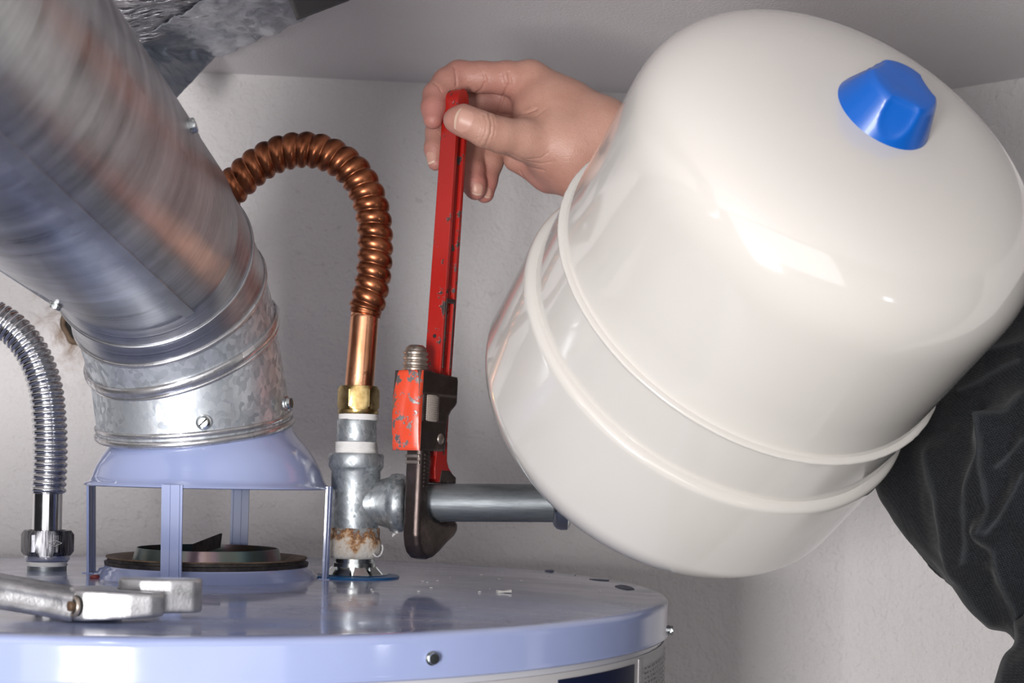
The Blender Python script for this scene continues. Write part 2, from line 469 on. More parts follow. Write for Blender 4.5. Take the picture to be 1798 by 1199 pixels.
def b_skin(g):
    c = g.coord('Object')
    a = g.n('ShaderNodeAttribute'); a.attribute_name = 'pink'
    base = g.ramp(g.noise(c, 34, 4, 0.6), [(0.3, (0.41, 0.215, 0.160)), (0.7, (0.50, 0.290, 0.225))])
    spots = g.ramp(g.noise(c, 420, 3, 0.6), [(0.55, (0, 0, 0)), (0.75, (1, 1, 1))])
    base = g.mix(g.math('MULTIPLY', spots, 0.22), base, (0.36, 0.14, 0.085))
    g.base(g.mix(g.math('MULTIPLY', a.outputs['Fac'], 0.75), base, (0.43, 0.145, 0.13)))
    h = g.math('ADD', g.voro(c, 900), g.math('MULTIPLY', g.noise(c, 300, 3), 1.2))
    g.bump(h, 0.28, 0.0005)
M['skin'] = mat('skin', rough=0.5, build=b_skin)
M['skin'].node_tree.nodes['Principled BSDF'].inputs['Subsurface Weight'].default_value = 0.12
M['skin'].node_tree.nodes['Principled BSDF'].inputs['Subsurface Radius'].default_value = (0.006, 0.002, 0.001)
M['skin'].node_tree.nodes['Principled BSDF'].inputs['Subsurface Scale'].default_value = 0.6
M['nail'] = mat('fingernail', (0.52, 0.29, 0.23), 0.42)
M['nailtip'] = mat('fingernail_edge', (0.62, 0.45, 0.35), 0.45)
def b_denim(g):
    c = g.coord('UV', (1, 1, 1))
    c = g.coord('Object', (1, 0.15, 1), (0, 0.5, 0))
    a = g.wave(c, 230, 'X', 0.8); b = g.wave(c, 230, 'Z', 0.8)
    wv = g.math('MULTIPLY', a, b)
    n_ = g.noise(c, 900, 3); n2 = g.noise(g.coord('Object'), 40, 4)
    t = g.math('ADD', g.math('MULTIPLY', wv, 0.35), g.math('MULTIPLY', n_, 0.65))
    at = g.n('ShaderNodeAttribute'); at.attribute_name = 'wear'
    col = g.ramp(t, [(0.25, (0.006, 0.007, 0.009)), (0.75, (0.034, 0.037, 0.042))])
    col = g.mix(g.math('MULTIPLY', n2, 0.4), col, (0.010, 0.011, 0.013))
    col = g.mix(g.math('MULTIPLY', at.outputs['Fac'], 0.35), col, (0.085, 0.092, 0.10))
    g.base(col); g.bump(t, 0.25, 0.0004)
    g.b.inputs['Sheen Weight'].default_value = 0.08
M['denim'] = mat('black_denim', rough=0.9, spec=0.15, build=b_denim)

def b_foil(g):
    c = g.coord('Object')
    g.base(g.ramp(g.noise(c, 20, 3), [(0.3, (0.34, 0.37, 0.43)), (0.7, (0.58, 0.60, 0.65))]))
    g.bump(g.math('ADD', g.math('MULTIPLY', g.noise(c, 60, 4, 0.6, 1.5), 1.0), g.math('MULTIPLY', g.noise(g.coord('Object', (0.4, 3, 1)), 260, 3), 0.35)), 0.55, 0.003)
M['foil'] = mat('crumpled_foil_tape', metal=0.9, rough=0.3, build=b_foil)
def b_foil2(g):
    c = g.coord('Object', (0.6, 2.6, 1))
    n_ = g.noise(c, 120, 4, 0.6, 1.0)
    g.base(g.ramp(n_, [(0.38, (0.05, 0.05, 0.06)), (0.46, (0.42, 0.42, 0.45)), (0.7, (0.62, 0.62, 0.65))]))
    g.bump(n_, 1.0, 0.004)
M['foil2'] = mat('crinkled_foil_facing', metal=0.85, rough=0.3, build=b_foil2)
M['dtape'] = mat('dark_grey_tape', (0.032, 0.032, 0.036), 0.45)
M['chip'] = mat('plaster_crumb', (0.72, 0.70, 0.66), 0.8)
M['bluedrop'] = mat('spilled_blue_paint', (0.055, 0.075, 0.15), 0.45, spec=0.25)
M['rubber'] = mat('red_rubber', (0.20, 0.03, 0.03), 0.5)

# ---------------------------------------------------------------- room shell
HC = CZ + 0.366
CX, CY = 0.329, 1.387            # the obtuse corner of the two walls
def wallmesh(name, a, b, z0, z1, th, m, nx=1):
    a = Vector((*a, 0)); b = Vector((*b, 0)); d = (b-a).normalized(); n = Vector((-d.y, d.x, 0))
    bm = bmesh.new()
    fr = (a, d, n, Vector((0, 0, 1)))
    L = (b-a).length
    prism([(0, z0), (L, z0), (L, z1), (0, z1)], 0, th, fr, bm)
    o = obj(name, bm, m, sm=False); o['kind'] = 'structure'; return o
wallmesh('wall_back', (-1.6, WY0+WS*(-1.6-WX0)), (CX, CY), 0, HC, 0.06, M['wall'])
wallmesh('wall_right', (CX, CY), (CX+0.773*1.1, CY-0.634*1.1), 0, HC, 0.06, M['wall_r'])
o = obj('ceiling', box((-0.15, 0.75, HC+0.03), (2.9, 1.8, 0.06)), M['ceil'], sm=False); o['kind'] = 'structure'
o = obj('floor', box((-0.15, 0.35, -0.03), (3.4, 2.6, 0.06)), M['floor'], sm=False); o['kind'] = 'structure'

# ---------------------------------------------------------------- water heater
HX, HY, HR = -0.2012, 0.96, 0.309
hc = Vector((HX, HY, 0))
heater = thing('water_heater', 'large round blue-grey water heater with a glossy lid and navy label under the rim', 'water heater', (HX, HY, 0))
prof = [(0.0, ZT-0.002), (0.055, ZT-0.002), (0.0555, ZT+0.005), (0.12, ZT+0.005), (0.20, ZT+0.0042), (0.27, ZT+0.001), (0.296, ZT-0.0006), (0.3035, ZT-0.0003), (0.3068, ZT-0.0009), (0.3084, ZT-0.0025), (HR, ZT-0.0048), (HR, ZT-0.0056), (HR, ZT-0.012), (HR, ZT-0.0205), (HR, ZT-0.021), (0.3095, ZT-0.0225), (0.3085, ZT-0.0235), (0.306, ZT-0.0235)]
obj('lid', lathe(prof, (HX, HY, 0), seg=192), M['lid'], heater, edge=60)
obj('jacket', lathe([(0.0, 0.02), (0.30, 0.02), (0.3055, 0.03), (0.3055, ZT-0.012), (0.30, ZT-0.010)], (HX, HY, 0), seg=160), M['jacket'], heater, edge=50)
def curved(R, a0, a1, z0, z1, name, m, parent, n=24):
    bm = bmesh.new(); uv = uvl(bm); prev = None
    for i in range(n+1):
        a = a0+(a1-a0)*i/n
        q = [bm.verts.new((HX+r*math.sin(a), HY-r*math.cos(a), z)) for r, z in ((R, z0), (R, z1), (R-0.0006, z1), (R-0.0006, z0))]
        if prev:
            for k in range(4): bm.faces.new((prev[k], q[k], q[(k+1) % 4], prev[(k+1) % 4]))
        else: bm.faces.new(q)
        prev = q
    bm.faces.new(prev)
    return obj(name, bm, m, parent, edge=40)
def angle_at(px, py=1160):
    p = pt(px, py, 1.0); best = None
    for k in range(-900, 900):
        a = k/900*PI/2
        X = HX+0.3055*math.sin(a); Y = HY-0.3055*math.cos(a)
        e = abs(X/Y-p.x)
        if best is None or e < best[0]: best = (e, a)
    return best[1]
def label_z(px, py):
    a = angle_at(px, py); Y = HY-0.3055*math.cos(a)
    return pt(px, py, Y).z
a_l, a_r, a_e = angle_at(978), angle_at(1110), angle_at(1118)
zt_ = label_z(1105, 1168)
pn = curved(0.3063, -1.2, math.radians(93), zt_-0.16, zt_+0.0035, 'label_panel', M['labelwhite'], heater, 40)
curved(0.3069, a_l, a_r, zt_-0.14, zt_, 'dark_panel', M['navy'], heater)
curved(0.3069, a_e, a_e+0.012, zt_-0.15, zt_+0.002, 'label_stripe', M['labelwhite'], heater, 3)
bm = bmesh.new()
rnd = random.Random(8)
for row in range(16):          # small print, too fine to read in the photograph
    z = zt_-0.0052-row*0.0030
    a = a_e+0.035
    while a < math.radians(88):
        wd = rnd.uniform(0.007, 0.03)
        for q in range(3):
            a2 = a+wd*(q+0.8)/3
            X = [(HX+0.3071*math.sin(t), HY-0.3071*math.cos(t)) for t in (a+wd*q/3, a2)]
            h = rnd.choice((0.0010, 0.0014))
            v = [bm.verts.new((X[0][0], X[0][1], z)), bm.verts.new((X[1][0], X[1][1], z)), bm.verts.new((X[1][0], X[1][1], z+h)), bm.verts.new((X[0][0], X[0][1], z+h))]
            bm.faces.new(v)
        a += wd+0.009
sp = obj('small_print', bm, M['ink'], heater, sm=False); sp['kind'] = 'stuff'
def hexscrew(name, p, n, r, parent, m=None, slot=False):
    n = Vector(n).normalized(); p = Vector(p)
    bm = bmesh.new()
    lathe([(0, -0.001), (r*1.15, -0.0005), (r*1.15, r*0.22), (r*0.9, r*0.3)], p, n, 20, bm)
    if not slot: hexnut(p+n*r*0.2, n, r, r*0.75, bm); lathe([(0, r*0.97), (r*0.72, r*0.95)], p, n, 20, bm)
    else:
        lathe([(r*0.98, 0), (r*0.98, r*0.5), (r*0.7, r*0.85), (0, r*0.95)], p, n, 20, bm)
    o = obj(name, bm, m or M['zinc'], parent, edge=35)
    if slot:
        a, u, v = frame(n)
        obj('screw_slot', box((0, 0, r*0.86), (r*1.5, r*0.22, r*0.30), (p, u, v, a)), M['dark'], o, sm=False)
    return o
for px, py in ((752, 1156), (1163, 1107)):
    a = angle_at(px, py); n = Vector((math.sin(a), -math.cos(a), 0))
    Y = HY-HR*math.cos(a)
    if px > 1000: a = math.radians(82); n = Vector((math.sin(a), -math.cos(a), 0)); Y = HY-HR*math.cos(a)
    hexscrew('lid_screw', (HX+HR*n.x, Y, pt(px, py, Y).z), n, 0.0031, heater)

# flue collar in the middle of the lid
FX, FY = pt(364, 1020, 0.96).x, 0.96
fc = Vector((FX, FY, ZT))
obj('flue_cone', lathe([(0.079, 0.0040), (0.0745, 0.0052), (0.0735, 0.0072), (0.0715, 0.0078), (0.0705, 0.0100), (0.0675, 0.0112), (0.0668, 0.0130)], fc, seg=96), M['blue'], heater, edge=60)
obj('flue_ring', lathe([(0.064, 0.0122), (0.0670, 0.0124), (0.0674, 0.0150), (0.0655, 0.0156), (0.0650, 0.0178), (0.0640, 0.0178)], fc, seg=96), M['soot'], heater, edge=50)
obj('flue_rim', lathe([(0.0662, 0.0174), (0.0664, 0.0184), (0.060, 0.0178), (0.050, 0.013), (0.049, 0.009)], fc, seg=96), M['rustrim'], heater, edge=50)
obj('flue_tube', lathe([(0.0500, 0.013), (0.0492, 0.0165), (0.0470, 0.0240), (0.0462, 0.0240), (0.0468, 0.013), (0.047, 0.004)], fc, seg=96), M['burnt'], heater, edge=50)
obj('flue_bottom', lathe([(0, 0.0056), (0.0468, 0.0056)], fc, seg=48), M['dark'], heater)
bp = [pt(337, 976, 0.925), pt(337, 956, 0.925), pt(386, 937, 0.955), pt(383, 962, 0.955)]
bm = bmesh.new()
A = [bm.verts.new(p) for p in bp]; B = [bm.verts.new(p+Vector((0.0012, 0.002, 0))) for p in bp]
bm.faces.new(A); bm.faces.new(B[::-1])
for i in range(4): bm.faces.new((A[i], B[i], B[(i+1) % 4], A[(i+1) % 4]))
obj('flue_baffle', bm, M['soot'], heater, sm=False)
keep(heater)

# draft hood
hood = thing('draft_hood', 'dome shaped blue-grey draft hood on four flat legs over the flue', 'draft hood', (FX, FY, ZT+0.005))
pr = [(0.0535, 0.124), (0.054, 0.1105), (0.0555, 0.1045), (0.059, 0.0995), (0.065, 0.093), (0.0705, 0.085), (0.0745, 0.077), (0.0765, 0.071), (0.0785, 0.0677), (0.0812, 0.0663), (0.0815, 0.0653), (0.0805, 0.0647), (0.078, 0.066), (0.0755, 0.0703), (0.0735, 0.076), (0.069, 0.0845), (0.057, 0.0985), (0.0525, 0.1065), (0.0525, 0.124)]
obj('hood_dome', lathe(pr, (FX, FY, ZT), seg=128), M['blue'], hood, edge=60)
for k in range(4):
    a = math.radians(-90-4+90*k)
    er = Vector((math.cos(a), math.sin(a), 0)); et = Vector((-er.y, er.x, 0))
    fr = (Vector((FX, FY, ZT)), er, et, Vector((0, 0, 1)))
    r0, r1 = 0.0822, 0.0808
    bm = bmesh.new()
    ww = 0.0066
    for s0, s1, off in ((-ww, -ww*0.35, 0), (-ww*0.35, -ww*0.15, 0.0009), (-ww*0.15, ww*0.55, 0.0002), (ww*0.55, ww*0.75, 0.0009), (ww*0.75, ww, 0)):
        prism([(r1+off, 0.0048), (r0+off, 0.067), (r0+off-0.0014, 0.067), (r1+off-0.0014, 0.0048)], s0, s1, fr, bm)
    lg = obj('leg', bm, M['darkblue'], hood, sm=False)
    prism([(r1-0.004, 0.0046), (r1+0.0035, 0.0046), (r1+0.0035, 0.0056), (r1-0.004, 0.0056)], -ww*0.9, ww*0.9, fr, (b2 := bmesh.new()))
    obj('foot', b2, M['darkblue'], lg, sm=False)
keep(hood)

# ---------------------------------------------------------------- vent pipe with its elbow
vent = thing('vent_pipe', 'galvanised flue vent pipe, elbow and beads, rising from the draft hood', 'vent pipe', pt(344, 752, 0.955))
VR = 0.0640
def nrm(x, y, z): return Vector((x, y, z)).normalized()
ax = lambda d: Vector((-0.225-0.0076*d, d, 0))
vp = (pt(880, 1047, 1.0)-Vector((0, 0, CZ)))
adir = -Vector(vp).normalized()          # towards the camera
Pe = pt(231, 398, 0.862)
stations = [
    (pt(344, 752, 0.955), nrm(-0.075, -0.20, 0.97)),
    (pt(320, 600, 0.938), nrm(-0.24, -0.52, 0.80)),
    (pt(297, 520, 0.918), nrm(-0.19, -0.72, 0.64)),
    (pt(268, 457, 0.893), nrm(-0.12, -0.87, 0.44)),
    (Pe, adir.copy())]
def ring(c, n, r, seg=96):
    a = n
    u = a.cross(Vector((0, 0, 1)))
    u = (Vector((1, 0, 0)) - a*a.x).normalized(); v = a.cross(u)
    return [c+(u*math.cos(2*PI*k/seg)+v*math.sin(2*PI*k/seg))*r for k in range(seg)]
def section(name, s0, s1, r0, r1, m, n=8, thick=0.0008):
    bm = bmesh.new(); uv = uvl(bm); seg = 96; R = []
    for i in range(n+1):
        t = i/n; A = ring(s0[0], s0[1], r0, seg); B = ring(s1[0], s1[1], r1, seg)
        R.append([bm.verts.new(A[k].lerp(B[k], t)) for k in range(seg)])
    inn = [[bm.verts.new(v.co.lerp((s0[0] if q == 0 else s1[0]), 0.02)) for v in R[q]] for q in (0, n)]
    for i in range(n):
        for k in range(seg):
            f = bm.faces.new((R[i][k], R[i][(k+1) % seg], R[i+1][(k+1) % seg], R[i+1][k]))
            for l, a1, b1 in zip(f.loops, (k, k+1, k+1, k), (i, i, i+1, i+1)): l[uv].uv = (a1/seg, b1/n*0.06)
    for q, rr in ((0, R[0]), (1, R[n])):
        for k in range(seg): bm.faces.new((rr[k], rr[(k+1) % seg], inn[q][(k+1) % seg], inn[q][k]))
    return obj(name, bm, m, vent, edge=60)
def beadring(name, s, r, tr, m, off=0.0, squash=1.0):
    bm = bmesh.new(); uv = uvl(bm); c = s[0]+s[1]*off; seg = 96; n8 = 10
    outer = ring(c, s[1], 1.0, seg); R = []
    for k in range(seg):
        d = (outer[k]-c)
        R.append([bm.verts.new(c+d*(r+tr*math.cos(2*PI*j/n8))+s[1]*(tr*squash*math.sin(2*PI*j/n8))) for j in range(n8)])
    for k in range(seg):
        for j in range(n8):
            f = bm.faces.new((R[k][j], R[(k+1) % seg][j], R[(k+1) % seg][(j+1) % n8], R[k][(j+1) % n8]))
            for l, a1, b1 in zip(f.loops, (k, k+1, k+1, k), (j, j, j+1, j+1)): l[uv].uv = (a1/seg, b1/n8*0.01)
    return obj(name, bm, m, vent)
section('pipe_collar', stations[0], stations[1], VR, VR*0.985, M['galv'])
section('elbow_section', stations[1], stations[2], VR*1.0, VR*0.985, M['galv'])
section('elbow_section', stations[2], stations[3], VR*1.0, VR*0.985, M['duct'])
section('elbow_section', stations[3], stations[4], VR*1.0, VR*0.99, M['duct'])
beadring('bead', stations[0], VR+0.0002, 0.0020, M['bead'], 0.0005, 1.2)
beadring('bead', stations[0], VR+0.0001, 0.0013, M['bead'], 0.0060, 1.4)
beadring('bead', stations[1], VR+0.0005, 0.0022, M['bead'], 0.0, 1.7)
beadring('bead', stations[1], VR+0.0002, 0.0012, M['bead'], -0.0048, 1.2)
beadring('bead', stations[2], VR+0.0003, 0.0012, M['bead'], 0.0, 1.4)
beadring('bead', stations[3], VR+0.0003, 0.0010, M['duct'], 0.0, 1.4)
Q = lambda d: Pe+adir*((Pe.y-d)/(-adir.y))
s5 = (Q(0.775), adir.copy()); s6 = (Q(0.50), adir.copy())
section('pipe_length', stations[4], s5, VR*1.005, VR*1.005, M['duct'], 10)
section('pipe_length', s5, s6, VR*1.02, VR*1.02, M['duct'], 16)
e1 = (Q(0.43)+Vector((0, 0, 0.008)), nrm(0, -0.8, 0.6)); e2 = (Q(0.385)+Vector((0, 0, 0.05)), nrm(0, -0.3, 0.95)); e3 = (Vector((e2[0].x, e2[0].y-0.006, HC)), Vector((0, 0, 1)))
section('elbow_section', s6, e1, VR*1.02, VR, M['duct']); section('elbow_section', e1, e2, VR, VR, M['duct'])
section('riser', e2, e3, VR, VR, M['duct'])
# lengthwise lock seam and patch of doubled sheet on the elbow
def onpipe(t, d, lift): # t angle round the axis
    c = Q(d); a = adir; u = (Vector((1, 0, 0)) - a*a.x).normalized(); v = a.cross(u)
    return c+(u*math.cos(t)+v*math.sin(t))*(VR*1.005+lift)
def strip(name, t0, t1, d0, d1, lift, m, n=10):
    bm = bmesh.new(); T = []
    for i in range(n+1):
        d = d0+(d1-d0)*i/n
        T.append([bm.verts.new(onpipe(t0+(t1-t0)*j/3, d, lift)) for j in range(4)] + [bm.verts.new(onpipe(t1, d, -0.001)), bm.verts.new(onpipe(t0, d, -0.001))])
    for i in range(n):
        for j in range(6): bm.faces.new((T[i][j], T[i][(j+1) % 6], T[i+1][(j+1) % 6], T[i+1][j]))
    bm.faces.new(T[0]); bm.faces.new(T[-1])
    return obj(name, bm, m, vent, edge=30)
# angle convention found from the pixel of the seam
def pipe_angle(px, py):
    best = None
    for k in range(360):
        t = 2*PI*k/360
        for d in (0.80,):
            p = onpipe(t, d, 0) - Vector((0, 0, CZ)); q = pt(px, py, d)-Vector((0, 0, CZ))
            e = (Vector((p.x/p.y, p.z/p.y))-Vector((q.x/q.y, q.z/q.y))).length
            if best is None or e < best[0]: best = (e, t)
    return best[1]
ta = pipe_angle(262, 470)
strip('lock_seam', ta-0.05, ta+0.05, 0.86, 0.51, 0.0022, M['duct'])
tb = pipe_angle(60, 470)
strip('lock_seam', tb-0.02, tb+0.02, 0.86, 0.51, 0.0025, M['bead'])
hexscrew('vent_screw', pt(358, 742, 0.8915), nrm(0.05, -1, -0.05), 0.0042, vent, slot=True)
hexscrew('vent_screw', pt(503, 709, 0.930), nrm(0.95, -0.35, 0.1), 0.0042, vent, slot=True)
hexscrew('vent_screw', pt(180, 747, 0.955), nrm(-1, -0.1, 0.0), 0.0042, vent)
p_ = onpipe(pipe_angle(112, 480), 0.81, 0.0)
hexscrew('vent_screw', p_, (p_-Q(0.81)), 0.0036, vent)
tr_ = pipe_angle(352, 290)
p_ = onpipe(tr_, 0.74, 0.0); hexscrew('vent_screw', p_, (p_-Q(0.74)), 0.0042, vent)
keep(vent)

# ---------------------------------------------------------------- stainless flexible connector, left
D2 = 0.98
lx = pt(83, 1000, D2)
def up(px, py, d=D2): return pt(px, py, d)
flexl = thing('stainless_water_connector', 'shiny stainless corrugated water connector with a hex nut at the left edge', 'water connector', (lx.x, lx.y, ZT+0.004))
path = [pt(85, 866, D2), pt(88, 800, D2), pt(86, 730, D2), pt(77, 670, D2), pt(52, 612, D2), pt(10, 568, D2), pt(-50, 540, D2), pt(-120, 535, 1.0), pt(-190, 560, 1.05), pt(-235, 590, 1.15), pt(-255, 600, 1.335)]
P, L = resample(catmull(path, 12), 0.0005)
PITCH = 0.0044
obj('corrugated_hose', sweep(P, lambda s, t: 0.0100+0.0018*abs(math.sin(PI*s/PITCH))**0.8, 28), M['inox'], flexl)
bm = lathe([(0.0, 0), (0.0098, 0), (0.0098, 0.027), (0.0108, 0.0275), (0.0108, 0.029), (0.0, 0.029)], pt(82.5, 936, D2), seg=40)
obj('ferrule', bm, M['inox'], flexl, edge=40)
nb = pt(83, 975, D2)
nt_ = obj('hex_nut', hexnut(nb, (0, 0, 1), 0.0178, 0.0172, phase=0.20), M['inoxnut'], flexl, edge=25)
# the engraved lozenge with its small mark on the nut face
nn = Vector((0.24, -0.97, 0)).normalized(); tt_ = Vector((0.97, 0.24, 0)).normalized()
mc = pt(96, 954, D2-0.0160)
fr = (mc-nn*0.0006, tt_, -nn, Vector((0, 0, 1)))
bm = bmesh.new()
def stroke(p0, p1, w_):
    d = Vector((p1[0]-p0[0], p1[1]-p0[1])).normalized()*w_/2; q = Vector((-d.y, d.x))
    prism([(p0[0]+q.x, p0[1]+q.y), (p0[0]-q.x, p0[1]-q.y), (p1[0]-q.x, p1[1]-q.y), (p1[0]+q.x, p1[1]+q.y)], -0.0002, 0.0012, fr, bm)
dm = [(-0.0046, 0), (0, 0.0021), (0.0046, 0), (0, -0.0021)]
for i in range(4): stroke(dm[i], dm[(i+1) % 4], 0.00025)
for a_, b_ in (((0, -0.0010), (0.0002, 0.0010)), ((0.0002, 0.0010), (0.0010, 0.0008)), ((-0.0009, -0.0005), (0.0, -0.0010))): stroke(a_, b_, 0.00028)
obj('engraved_mark', bm, M['tape'], nt_, sm=False)
obj('nut_collar', lathe([(0, 0), (0.0140, 0), (0.0150, 0.0012), (0.0150, 0.0042), (0, 0.0042)], pt(83, 985, D2), seg=40), M['inox'], flexl, edge=40)
zb = ZT+0.0035
prof = [(0.0, -0.0005)]
z = 0; topz = pt(83, 984, D2).z-zb
k = 0
while z < topz:
    prof.append((0.0139 if k % 2 else 0.0128, z)); z += 0.0011; k += 1
obj('taped_thread', lathe([(p[0], p[1]) for p in prof if p[1] > topz*0.42] , (nb.x, nb.y, zb), seg=40), M['tape'], flexl)
obj('nipple', lathe([(0, 0), (0.0130, 0), (0.0130, topz*0.7), (0, topz*0.7)], (nb.x, nb.y, zb), seg=40), M['pipe'], flexl, edge=40)
keep(flexl)

# ---------------------------------------------------------------- copper connector, right
flexr = thing('copper_water_connector', 'curved corrugated copper water connector with brass nut above the tee', 'water connector', pt(629, 735, D2))
b0 = pt(630, 690, D2); b1 = pt(641, 548, D2)
P, L = resample([b0, b0.lerp(b1, 0.5), b1], 0.004)
obj('copper_tube', sweep(P, lambda s, t: 0.0100-0.0003*s/L + (0.0007 if s < 0.004 else 0), 48), M['copper'], flexr)
path = [pt(641, 552, D2), pt(647, 528, D2), pt(655, 490, D2), pt(659, 440, D2), pt(657, 390, D2), pt(646, 345, D2), pt(623, 305, D2), pt(588, 277, D2), pt(545, 264, D2), pt(500, 268, D2), pt(458, 287, D2), pt(418, 320, D2), pt(392, 350, D2+0.005), pt(372, 392, D2+0.015), pt(345, 440, 1.02), pt(315, 470, 1.08), pt(300, 480, 1.20), pt(298, 482, 1.34)]
P, L = resample(catmull(path, 12), 0.0006)
PC = 0.00920
def rc(s, t):
    a = math.sin(PI*(s/PC) + t/2)
    return 0.0100+0.0024*abs(a)**0.62
# helical rings: one wave per turn keeps the tube watertight (sin of half angle is continuous in |.|)
obj('corrugated_tube', sweep(P, lambda s, t: rc(s, t) if 0.0035 < s else 0.0108, 32), M['copper2'], flexr)
bz = pt(629, 729, D2)
obj('brass_nut', hexnut(bz+Vector((0, 0, 0.0028)), (0, 0, 1), 0.0146, 0.0170, phase=0.14), M['brass'], flexr, edge=25)
obj('nut_flange', lathe([(0, 0), (0.0132, 0), (0.0140, 0.0010), (0.0140, 0.0034), (0, 0.0034)], bz, seg=40), M['brass'], flexr, edge=40)
keep(flexr)

# nipple, tee and dielectric coupling
teex = pt(626, 880, D2)
Pv = lambda py: pt(626, py, D2)
base = Vector((pt(622, 1015, D2).x, D2, ZT+0.0045))
tee = thing('pipe_tee', 'galvanised cast tee fitting with rust and limescale at its lower end', 'pipe fitting', (base.x, base.y, ZT+0.005))
def zoff(py): return pt(624, py, D2).z
bx = Vector((pt(624, 880, D2).x, D2, 0))
bm = lathe([(0.0120, zoff(940)), (0.0158, zoff(935)), (0.0165, zoff(900)), (0.0168, zoff(860)), (0.0168, zoff(828)), (0.0180, zoff(823)), (0.0188, zoff(820)), (0.0190, zoff(801)), (0.0184, zoff(797)), (0.0138, zoff(797))], bx, seg=64)
obj('tee_body', bm, M['fit'], tee, edge=50)
# side outlet towards the wrench
so = pt(640, 882, D2)
bm = lathe([(0.0155, -0.004), (0.0150, 0.006), (0.0158, 0.0105), (0.0172, 0.0150), (0.0178, 0.0170), (0.0196, 0.0182), (0.0203, 0.0215), (0.0200, 0.0262), (0.0185, 0.0280), (0.0135, 0.0282)], so, (1, 0, 0), seg=64)
obj('tee_outlet', bm, M['fit'], tee, edge=50)
# lower band swollen with limescale
def lumpy(t, z): return 1+0.045*noise.noise(Vector((math.cos(t)*2.2, math.sin(t)*2.2, z*150)))
bm = lathe([(0.0130, zoff(981)), (0.0176, zoff(979)), (0.0186, zoff(972)), (0.0188, zoff(960)), (0.0184, zoff(950)), (0.0172, zoff(944)), (0.0172, zoff(938)), (0.01705, zoff(928)), (0.0140, zoff(924))], bx, seg=120, wob=lumpy)
obj('limescale_band', bm, M['lime'], tee)
pts_ = []
bm = bmesh.new()
tp = [pt(655, 972, D2-0.014), pt(661, 978, D2-0.014), pt(668, 975, D2-0.012), pt(672, 965, D2-0.010), pt(671, 957, D2-0.009)]
P, L = resample(catmull(tp, 6), 0.0006)
obj('tape_end', sweep(P, lambda s, t: 0.0007, 8), M['tape'], tee)
for n_, (px, py) in enumerate(((692, 936), (697, 934), (700, 940))):
    pass
bm = bmesh.new()
for px, py, r in ((692, 939, 0.0013), (697, 935, 0.0012), (694, 933, 0.0009), (690, 941, 0.0009)):
    bmesh.ops.create_icosphere(bm, subdivisions=1, radius=r, matrix=Matrix.Translation(pt(px, py, D2-0.005)) @ Matrix.Rotation(px, 4, 'X'))
P, L = resample([pt(696, 933, D2-0.005), pt(694, 926, D2-0.004)], 0.001)
sweep(P, lambda s, t: 0.0004, 6, bm)
obj('tape_shred', bm, M['tape'], tee, sm=False)
keep(tee)

coup = thing('dielectric_coupling', 'short zinc coupling with white thread tape between brass nut and tee', 'pipe fitting', pt(626, 797, D2))
obj('coupling_sleeve', lathe([(0, zoff(777)), (0.0132, zoff(777)), (0.0137, zoff(775)), (0.0137, zoff(740)), (0.0132, zoff(737)), (0, zoff(737))], bx, seg=48), M['fit'], coup, edge=40)
obj('plastic_liner', lathe([(0, zoff(738)), (0.0136, zoff(738)), (0.0136, zoff(728)), (0, zoff(728))], bx+Vector((0.0009, 0, 0)), seg=48), M['tape'], coup, edge=40)
prof = []
zz0, zz1 = zoff(798), zoff(776)
for i in range(13): prof.append((0.0136+(0.0008 if i % 2 else 0)+0.0008*(1-i/12), zz0+(zz1-zz0)*i/12))
obj('thread_tape', lathe(prof, bx, seg=60, wob=lumpy), M['tape'], coup)
keep(coup)

nip = thing('hot_nipple', 'zinc nipple with slotted flange rising from the blue gasket on the lid', 'pipe fitting', (base.x, base.y, ZT+0.005))
prof = []
z0, z1 = ZT+0.006, zoff(978)
for i in range(17): prof.append((0.0134+(0.0008 if i % 2 else 0), z0+(z1-z0)*i/16))
obj('threaded_stub', lathe(prof, (base.x, base.y, 0), seg=48), M['zinc'], nip)
fb = bmesh.new()
lathe([(0.0130, ZT+0.0150), (0.0150, ZT+0.0148), (0.0153, ZT+0.0105), (0.0130, ZT+0.0105)], (base.x, base.y, 0), seg=48, bm=fb)
obj('flange_collar', fb, M['zinc'], nip, edge=40)
for k in range(9):
    a = 2*PI*k/9+0.18
    er = Vector((math.cos(a), math.sin(a), 0)); et = Vector((-er.y, er.x, 0))
    fr = (Vector((base.x, base.y, ZT)), er, et, Vector((0, 0, 1)))
    bm = bmesh.new()
    O = fr[0]
    q = [(0.0148, -0.0034, 0.0125), (0.0148, 0.0034, 0.0125), (0.0196, 0.0060, 0.0066), (0.0196, -0.0060, 0.0066)]
    A = [bm.verts.new(O+er*r+et*s+Vector((0, 0, z))) for r, s, z in q]
    B = [bm.verts.new(O+er*(r-0.0012)+et*s+Vector((0, 0, z-0.0005))) for r, s, z in q]
    bm.faces.new(A); bm.faces.new(B[::-1])
    for i in range(4): bm.faces.new((A[i], B[i], B[(i+1) % 4], A[(i+1) % 4]))
    obj('flange_tab', bm, M['zinc'], nip, sm=False)
obj('washer', lathe([(0.0, 0.0060), (0.0200, 0.0060), (0.0230, 0.0068), (0.0232, 0.0072), (0.012, 0.0074)], (base.x, base.y, ZT), seg=64), M['zinc'], nip, edge=40)
keep(nip)
g_ = obj('blue_gasket', lathe([(0.0, 0.0048), (0.0300, 0.0046), (0.0305, 0.0052), (0.0300, 0.0062), (0.0235, 0.0068), (0.0, 0.0068)], (base.x+0.0010, base.y, ZT), seg=72, wob=lambda t, z: 1+0.02*math.sin(3*t+1)), M['gasket'], None, edge=40)
tag(g_, 'thin blue plastic gasket ring under the zinc nipple on the lid', 'gasket')

